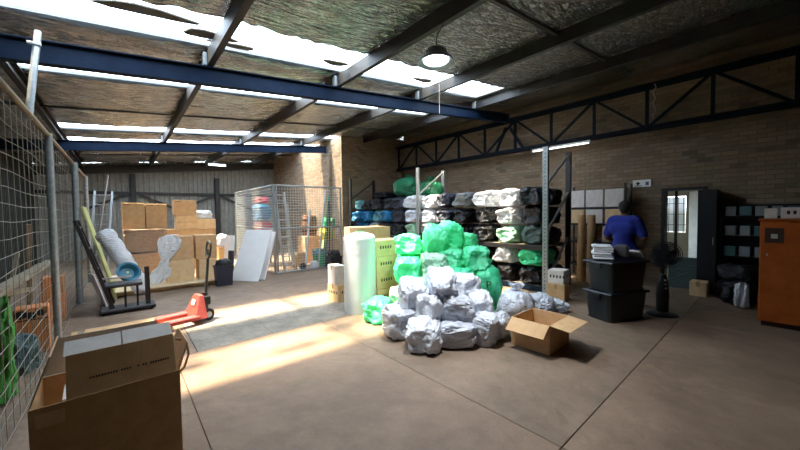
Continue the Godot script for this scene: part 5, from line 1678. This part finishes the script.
# ---- person: distance field of capsules meshed as surface nets
func field_mesh(mb: MB, caps: Array, cell: float, blend: float) -> void:
	var lo := Vector3.ONE * 99.0; var hi := -lo
	for c in caps:
		var R: float = maxf(c[2], c[3]) + cell * 2.0
		lo = lo.min(c[0] - Vector3.ONE * R).min(c[1] - Vector3.ONE * R)
		hi = hi.max(c[0] + Vector3.ONE * R).max(c[1] + Vector3.ONE * R)
	var nx := int((hi.x - lo.x) / cell) + 2; var ny := int((hi.y - lo.y) / cell) + 2; var nz := int((hi.z - lo.z) / cell) + 2
	var val := PackedFloat32Array()
	val.resize(nx * ny * nz)
	val.fill(1.0)
	for c in caps:
		var a: Vector3 = c[0]; var b: Vector3 = c[1]; var r1: float = c[2]; var r2: float = c[3]
		var ab := b - a
		var l2 := maxf(ab.length_squared(), 1e-9)
		var R := maxf(r1, r2) + cell * 2.0 + blend
		var l := ((a.min(b) - Vector3.ONE * R - lo) / cell).floor()
		var h := ((a.max(b) + Vector3.ONE * R - lo) / cell).ceil()
		for z in range(maxi(0, int(l.z)), mini(nz - 1, int(h.z)) + 1):
			for y in range(maxi(0, int(l.y)), mini(ny - 1, int(h.y)) + 1):
				for x in range(maxi(0, int(l.x)), mini(nx - 1, int(h.x)) + 1):
					var p := lo + Vector3(x, y, z) * cell
					var t := clampf((p - a).dot(ab) / l2, 0.0, 1.0)
					var d := p.distance_to(a + ab * t) - lerpf(r1, r2, t)
					var i := (z * ny + y) * nx + x
					var o := val[i]
					var q := clampf(0.5 + 0.5 * (d - o) / blend, 0.0, 1.0)
					val[i] = lerpf(d, o, q) - blend * q * (1.0 - q)
	var id := {}
	var f0 := mb.v.size()
	var sx := 1; var sy := nx; var szz := nx * ny
	for z in nz - 1:
		for y in ny - 1:
			for x in nx - 1:
				var i := (z * ny + y) * nx + x
				var pos := Vector3.ZERO
				var n := 0
				var s0 := val[i] < 0.0
				var mixed := false
				for k in 8:
					var j := i + (k & 1) * sx + ((k >> 1) & 1) * sy + ((k >> 2) & 1) * szz
					if (val[j] < 0.0) != s0:
						mixed = true
						break
				if not mixed: continue
				for k in 8:
					for ax in 3:
						if k & (1 << ax): continue
						var k2 := k | (1 << ax)
						var j1 := i + (k & 1) * sx + ((k >> 1) & 1) * sy + ((k >> 2) & 1) * szz
						var j2 := i + (k2 & 1) * sx + ((k2 >> 1) & 1) * sy + ((k2 >> 2) & 1) * szz
						var v1 := val[j1]; var v2 := val[j2]
						if (v1 < 0.0) == (v2 < 0.0): continue
						var t := v1 / (v1 - v2)
						var p1 := Vector3(k & 1, (k >> 1) & 1, (k >> 2) & 1)
						var p2 := Vector3(k2 & 1, (k2 >> 1) & 1, (k2 >> 2) & 1)
						pos += p1.lerp(p2, t)
						n += 1
				pos = lo + (Vector3(x, y, z) + pos / n) * cell
				var gr := Vector3(val[i + sx] - val[i], val[i + sy] - val[i], val[i + szz] - val[i])
				id[i] = mb.vert(pos, gr.normalized() if gr.length() > 1e-9 else Vector3.UP)
	var st := [sx, sy, szz]
	for i in id.keys():
		for ax in 3:
			var v1 := val[i]; var v2 := val[i + st[ax]]
			if (v1 < 0.0) == (v2 < 0.0): continue
			var u: int = st[(ax + 1) % 3]; var w: int = st[(ax + 2) % 3]
			if not (id.has(i - u) and id.has(i - w) and id.has(i - u - w)): continue
			var A: int = id[i]; var B: int = id[i - u]; var C: int = id[i - u - w]; var D: int = id[i - w]
			if v1 < 0.0: mb.ix.append_array(PackedInt32Array([A, C, B, A, D, C]))
			else: mb.ix.append_array(PackedInt32Array([A, B, C, A, C, D]))
	# smooth normals from faces
	var acc := PackedVector3Array()
	acc.resize(mb.v.size())
	for t in range(0, mb.ix.size(), 3):
		var a := mb.ix[t]; var b := mb.ix[t + 1]; var c := mb.ix[t + 2]
		if a < f0: continue
		var nn := (mb.v[c] - mb.v[a]).cross(mb.v[b] - mb.v[a])
		acc[a] += nn; acc[b] += nn; acc[c] += nn
	for i in range(f0, mb.v.size()):
		if acc[i].length() > 1e-12: mb.n[i] = acc[i].normalized()

func person() -> void:
	var p := thing("person", "person in a blue shirt standing with back turned behind the black tubs", "person", Vector3(6.42, 0, -1.72), -100)
	# local axes: faces -z, x to the figure's right
	var V := func(x: float, y: float, z: float) -> Vector3: return Vector3(x, y, z)
	var hipL := Vector3(-0.09, 0.9, 0); var hipR := Vector3(0.09, 0.9, 0)
	var kneeL := Vector3(-0.1, 0.5, -0.03); var kneeR := Vector3(0.11, 0.5, -0.02)
	var ankL := Vector3(-0.11, 0.09, 0.02); var ankR := Vector3(0.13, 0.09, 0.04)
	var shL := Vector3(-0.19, 1.42, -0.01); var shR := Vector3(0.19, 1.42, -0.01)
	var elL := Vector3(-0.28, 1.14, -0.02); var elR := Vector3(0.29, 1.15, -0.01)
	var wrL := Vector3(-0.18, 1.0, -0.22); var wrR := Vector3(0.18, 1.02, -0.22)
	var neck := Vector3(0, 1.48, -0.01); var head := Vector3(0, 1.63, -0.05)
	var legs := [[hipL, kneeL, 0.085, 0.06], [kneeL, ankL, 0.058, 0.04], [hipR, kneeR, 0.085, 0.06], [kneeR, ankR, 0.058, 0.04]]
	var arms := [[shL, elL, 0.055, 0.045], [elL, wrL, 0.042, 0.03], [shR, elR, 0.055, 0.045], [elR, wrR, 0.042, 0.03]]
	var trunk := [[Vector3(-0.07, 0.93, 0), Vector3(0.07, 0.93, 0), 0.125, 0.125], [Vector3(0, 0.95, 0), Vector3(0, 1.2, 0.0), 0.13, 0.125], [Vector3(-0.08, 1.3, 0), Vector3(0.08, 1.3, 0), 0.125, 0.125], [Vector3(-0.13, 1.42, 0), Vector3(0.13, 1.42, 0), 0.075, 0.075]]
	var headc := [[neck - Vector3(0, 0.06, 0), neck + Vector3(0, 0.06, -0.015), 0.06, 0.055], [head, head + Vector3(0, 0.035, 0.02), 0.082, 0.088], [head + Vector3(0, -0.05, -0.03), head + Vector3(0, -0.06, -0.045), 0.05, 0.04], [head + Vector3(0, -0.005, -0.085), head + Vector3(0, -0.025, -0.105), 0.012, 0.016], [head + Vector3(-0.083, -0.01, 0.01), head + Vector3(-0.087, 0.02, 0.015), 0.016, 0.018], [head + Vector3(0.083, -0.01, 0.01), head + Vector3(0.087, 0.02, 0.015), 0.016, 0.018]]
	var body := MB.new()
	field_mesh(body, legs + arms + trunk + headc, 0.018, 0.03)
	# hands with five bent fingers
	for side in [-1.0, 1.0]:
		var w: Vector3 = wrL if side < 0 else wrR
		var fwd := (w - (elL if side < 0 else elR)).normalized()
		var sidev: Vector3 = fwd.cross(Vector3.UP).normalized() * side
		var dn: Vector3 = fwd.cross(sidev).normalized()
		if dn.y > 0: dn = -dn
		var hc := [[w, w + fwd * 0.05, 0.026, 0.03], [w + fwd * 0.05 - sidev * 0.025, w + fwd * 0.08 - sidev * 0.03, 0.018, 0.014], [w + fwd * 0.05 + sidev * 0.025, w + fwd * 0.08 + sidev * 0.028, 0.018, 0.014]]
		for k in 4:
			var s := (k - 1.5) * 0.021
			var ln: float = [0.034, 0.042, 0.039, 0.03][k]
			var r0: Vector3 = w + fwd * 0.075 + sidev * s
			var r1: Vector3 = r0 + fwd * ln + dn * 0.012
			var r2: Vector3 = r1 + fwd * ln * 0.6 + dn * ln * 0.7
			hc.append([r0, r1, 0.0095, 0.0088]); hc.append([r1, r2, 0.0088, 0.0075])
		var t0: Vector3 = w + fwd * 0.03 - sidev * 0.03
		hc.append([t0, t0 + fwd * 0.035 - sidev * 0.03 + dn * 0.01, 0.012, 0.01])
		hc.append([t0 + fwd * 0.035 - sidev * 0.03 + dn * 0.01, t0 + fwd * 0.06 - sidev * 0.028 + dn * 0.025, 0.01, 0.008])
		field_mesh(body, hc, 0.005, 0.008)
	put("body", body, M.skin, p)
	for s in [-1.0, 1.0]:
		var e := MB.new()
		e.lathe([Vector2(0.001, -0.011), Vector2(0.008, -0.008), Vector2(0.011, 0), Vector2(0.008, 0.008), Vector2(0.001, 0.011)], 12, Transform3D(Basis.IDENTITY, head + Vector3(s * 0.032, 0.012, -0.078)))
		put("eye", e, M.white, p)
	put("mouth", one(head + Vector3(0, -0.062, -0.086), Vector3(0.045, 0.008, 0.006), 0.002), M.ink, p)
	var shirt := MB.new()
	var sc := []
	for c in trunk: sc.append([c[0], c[1], c[2] + 0.022, c[3] + 0.022])
	sc.append([Vector3(0, 0.86, 0), Vector3(0, 1.0, 0), 0.16, 0.155])
	for c in [arms[0], arms[2]]: sc.append([c[0], c[0].lerp(c[1], 0.8), c[2] + 0.022, c[3] + 0.026])
	field_mesh(shirt, sc, 0.018, 0.03)
	put("shirt", shirt, M.shirt, p)
	var tro := MB.new()
	var tc := []
	for c in legs: tc.append([c[0], c[1], c[2] + 0.02, c[3] + 0.026])
	tc.append([Vector3(-0.07, 0.9, 0), Vector3(0.07, 0.9, 0), 0.135, 0.135])
	field_mesh(tro, tc, 0.02, 0.03)
	put("trousers", tro, M.trousers, p)
	var hr := MB.new()
	field_mesh(hr, [[head + Vector3(0, 0.03, 0.025), head + Vector3(0, 0.045, 0.02), 0.092, 0.094], [head + Vector3(0, -0.02, 0.05), head + Vector3(0, -0.03, 0.05), 0.065, 0.06]], 0.012, 0.02)
	put("hair", hr, M.hair, p)
	for q in [ankL, ankR]:
		var sh := MB.new()
		field_mesh(sh, [[q + Vector3(0, -0.045, 0.03), q + Vector3(0, -0.055, -0.15), 0.044, 0.034]], 0.012, 0.01)
		put("shoe", sh, M.rubber, p)

func wall_things() -> void:
	# sign above the person
	var sg := thing("wall_sign", "small white sign with dark pictograms high on the brick wall", "sign", Vector3(8.925, 2.2, -2.06), -90)
	put("plate", one(Vector3(0, 0, 0), Vector3(0.34, 0.16, 0.012), 0.003), M.white, sg)
	put("pictogram", one(Vector3(-0.07, 0.0, 0.0065), Vector3(0.06, 0.06, 0.002), 0.0, Basis(Vector3.BACK, PI / 4)), M.ink, sg)
	put("pictogram", one(Vector3(0.1, -0.01, 0.0065), Vector3(0.06, 0.08, 0.002)), M.cloth_grey, sg)
	put("pictogram", one(Vector3(-0.07, -0.05, 0.0065), Vector3(0.12, 0.012, 0.002)), M.ink, sg)
	# shelving with pale boxes by the rack
	var sh := thing("steel_shelving", "dark steel shelving with pale boxes against the brick wall", "shelving", Vector3(8.62, 0, -2.85))
	for z in [-0.62, 0.62]:
		for x in [-0.22, 0.22]:
			put("upright", one(Vector3(x, 1.1, z), Vector3(0.04, 2.2, 0.04), 0.003), M.black_steel, sh)
	for y in [0.3, 0.85, 1.28, 1.66]:
		put("shelf", one(Vector3(0, y, 0), Vector3(0.44, 0.05, 1.2), 0.004), M.black_steel, sh)
	var names := ["nearest the doorway", "in the middle", "farthest from the doorway"]
	for k in 3:
		carton(Vector3(8.58, 1.687, -2.45 - k * 0.4), Vector3(0.36, 0.4, 0.37), 0, "pale grey archive box on the top shelf, " + names[k], "archive boxes on the shelving", M.card_white, 0, false)
		carton(Vector3(8.58, 1.307, -2.45 - k * 0.4), Vector3(0.36, 0.32, 0.36), 0, "tan box on the second shelf, " + names[k], "archive boxes on the shelving", M.card_pale if k != 1 else M.card_white, 0, false)
	carton(Vector3(8.58, 0.877, -2.5), Vector3(0.36, 0.36, 0.36), 0, "pale box on the third shelf near the person", "archive boxes on the shelving", M.card_white, 0, false)
	# tall brown tubes before the shelving
	for k in 2:
		var m := MB.new()
		m.tube([Vector3(7.9, 0, -2.75 - k * 0.2), Vector3(8.05, 1.5, -2.78 - k * 0.2)], 0.08, 16)
		tag(put("cardboard_tube", m, M.card), ["cardboard tube standing before the shelving, nearer the person", "cardboard tube standing before the shelving, nearer the rack"][k], "tube", "cardboard tubes")
	# low green-grey panel by the doorway
	panel_thing("grey_board", "low grey green panel standing by the doorway", "panel", Vector3(8.62, 0, -1.52), Vector3(8.66, 0, -1.0), Vector3(0.12, 0.62, 0), 0.03, M.dkgrey_bag)
	# tall dark cabinet beside the door
	var dc := thing("dark_cupboard", "tall black cupboard beside the doorway", "cupboard", Vector3(8.66, 0, -0.92))
	put("body", one(Vector3(0.02, 1.0, 0), Vector3(0.5, 1.94, 0.27), 0.006), M.black_steel, dc)
	var cdoor := put("door", one(Vector3(-0.24, 1.0, 0), Vector3(0.02, 1.88, 0.26), 0.003), M.black_plastic, dc)
	put("handle", one(Vector3(-0.256, 1.0, 0.09), Vector3(0.012, 0.14, 0.014), 0.003), M.galv, cdoor)
	put("plinth", one(Vector3(0.02, 0.015, 0), Vector3(0.46, 0.03, 0.25)), M.black_steel, dc)
	# wall shelf unit with small pale parts boxes
	var ws := thing("parts_shelf", "dark shelf unit with small pale boxes above the black bags", "shelf unit", Vector3(8.72, 0, -0.2))
	put("back", one(Vector3(0.2, 0.85, 0), Vector3(0.02, 1.66, 1.1)), M.black_steel, ws)
	for z in [-0.54, 0.54]:
		put("side", one(Vector3(0.05, 0.86, z), Vector3(0.34, 1.72, 0.025)), M.black_steel, ws)
	for y in [0.72, 1.1, 1.46]:
		put("shelf", one(Vector3(0.05, y, 0), Vector3(0.34, 0.025, 1.06)), M.black_steel, ws)
	var sn := ["lowest", "middle", "top"]
	var cn := ["first", "second", "third", "fourth", "fifth"]
	for r in 3:
		for k in 5:
			var b := put("parts_box", one(Vector3(0, 0.085, 0), Vector3(0.2, 0.17, 0.15 - 0.012 * ((k + r) % 3)), 0.004), M.parts_teal if (k + r) % 3 == 0 else M.parts_grey)
			b.position = Vector3(8.68, [0.733, 1.113, 1.473][r], -0.62 + k * 0.19)
			tag(b, "small pale parts box, %s from the cupboard on the %s shelf" % [cn[k], sn[r]], "box", "parts boxes on the dark shelf")
	# low table with bags before it
	bag("bundle", 150, M.k_bag, Vector3(8.0, 0.0, -0.5), Vector3(0.6, 0.4, 0.5), 20, 0, "black bag heaped on the floor under the parts shelf", "", "black_bag", "bag")
	bag("bundle", 151, M.k_bag, Vector3(8.05, 0.37, -0.48), Vector3(0.5, 0.28, 0.42), 70, 0, "black bag lying on top of another below the shelf", "", "black_bag", "bag")
	bag("film", 152, M.w_bag2, Vector3(7.62, 0.0, -0.4), Vector3(0.18, 0.42, 0.2), 0, 0, "small white bag against the black bags near the cabinet", "", "white_bag", "bag")
	carton(Vector3(8.18, 0, -0.98), Vector3(0.3, 0.26, 0.24), 0, "pale carton on the floor below the cupboard's door side", "cartons near the doorway", M.card_pale, 0)
	# orange wooden cabinet
	var oc := thing("wooden_cabinet", "orange brown wooden cabinet at the picture's edge", "cabinet", Vector3(6.86, 0, 0.36))
	put("carcass", one(Vector3(0.02, 0.75, 0), Vector3(0.54, 1.36, 1.1), 0.006), M.cabinet, oc)
	put("plinth", one(Vector3(0.04, 0.035, 0), Vector3(0.48, 0.07, 1.04)), M.dark_wood, oc)
	put("top", one(Vector3(0.01, 1.445, 0), Vector3(0.58, 0.025, 1.14), 0.006), M.cabinet, oc)
	for s in [-1.0, 1.0]:
		var d := put("door", one(Vector3(-0.262, 0.75, s * 0.272), Vector3(0.022, 1.34, 0.538), 0.004), M.cabinet, oc)
		put("keyhole", one(Vector3(-0.275, 0.98, s * 0.05 - (0.43 if s < 0 else 0.0)), Vector3(0.006, 0.03, 0.014), 0.002), M.galv, d)
	put("notice", one(Vector3(-0.2745, 1.24, -0.42), Vector3(0.003, 0.2, 0.17)), M.dark_wood, oc)
	put("notice_label", one(Vector3(-0.277, 1.23, -0.42), Vector3(0.002, 0.06, 0.06)), M.panel_grey, oc)
	carton(Vector3(6.92, 1.46, -0.1), Vector3(0.16, 0.14, 0.12), 0, "small white box at the end of the wooden cabinet's top", "boxes on the cabinet", M.card_white, 0, false)
	carton(Vector3(6.92, 1.46, 0.16), Vector3(0.22, 0.15, 0.34), 0, "long white box on the wooden cabinet's top", "boxes on the cabinet", M.card_white, 2, false)
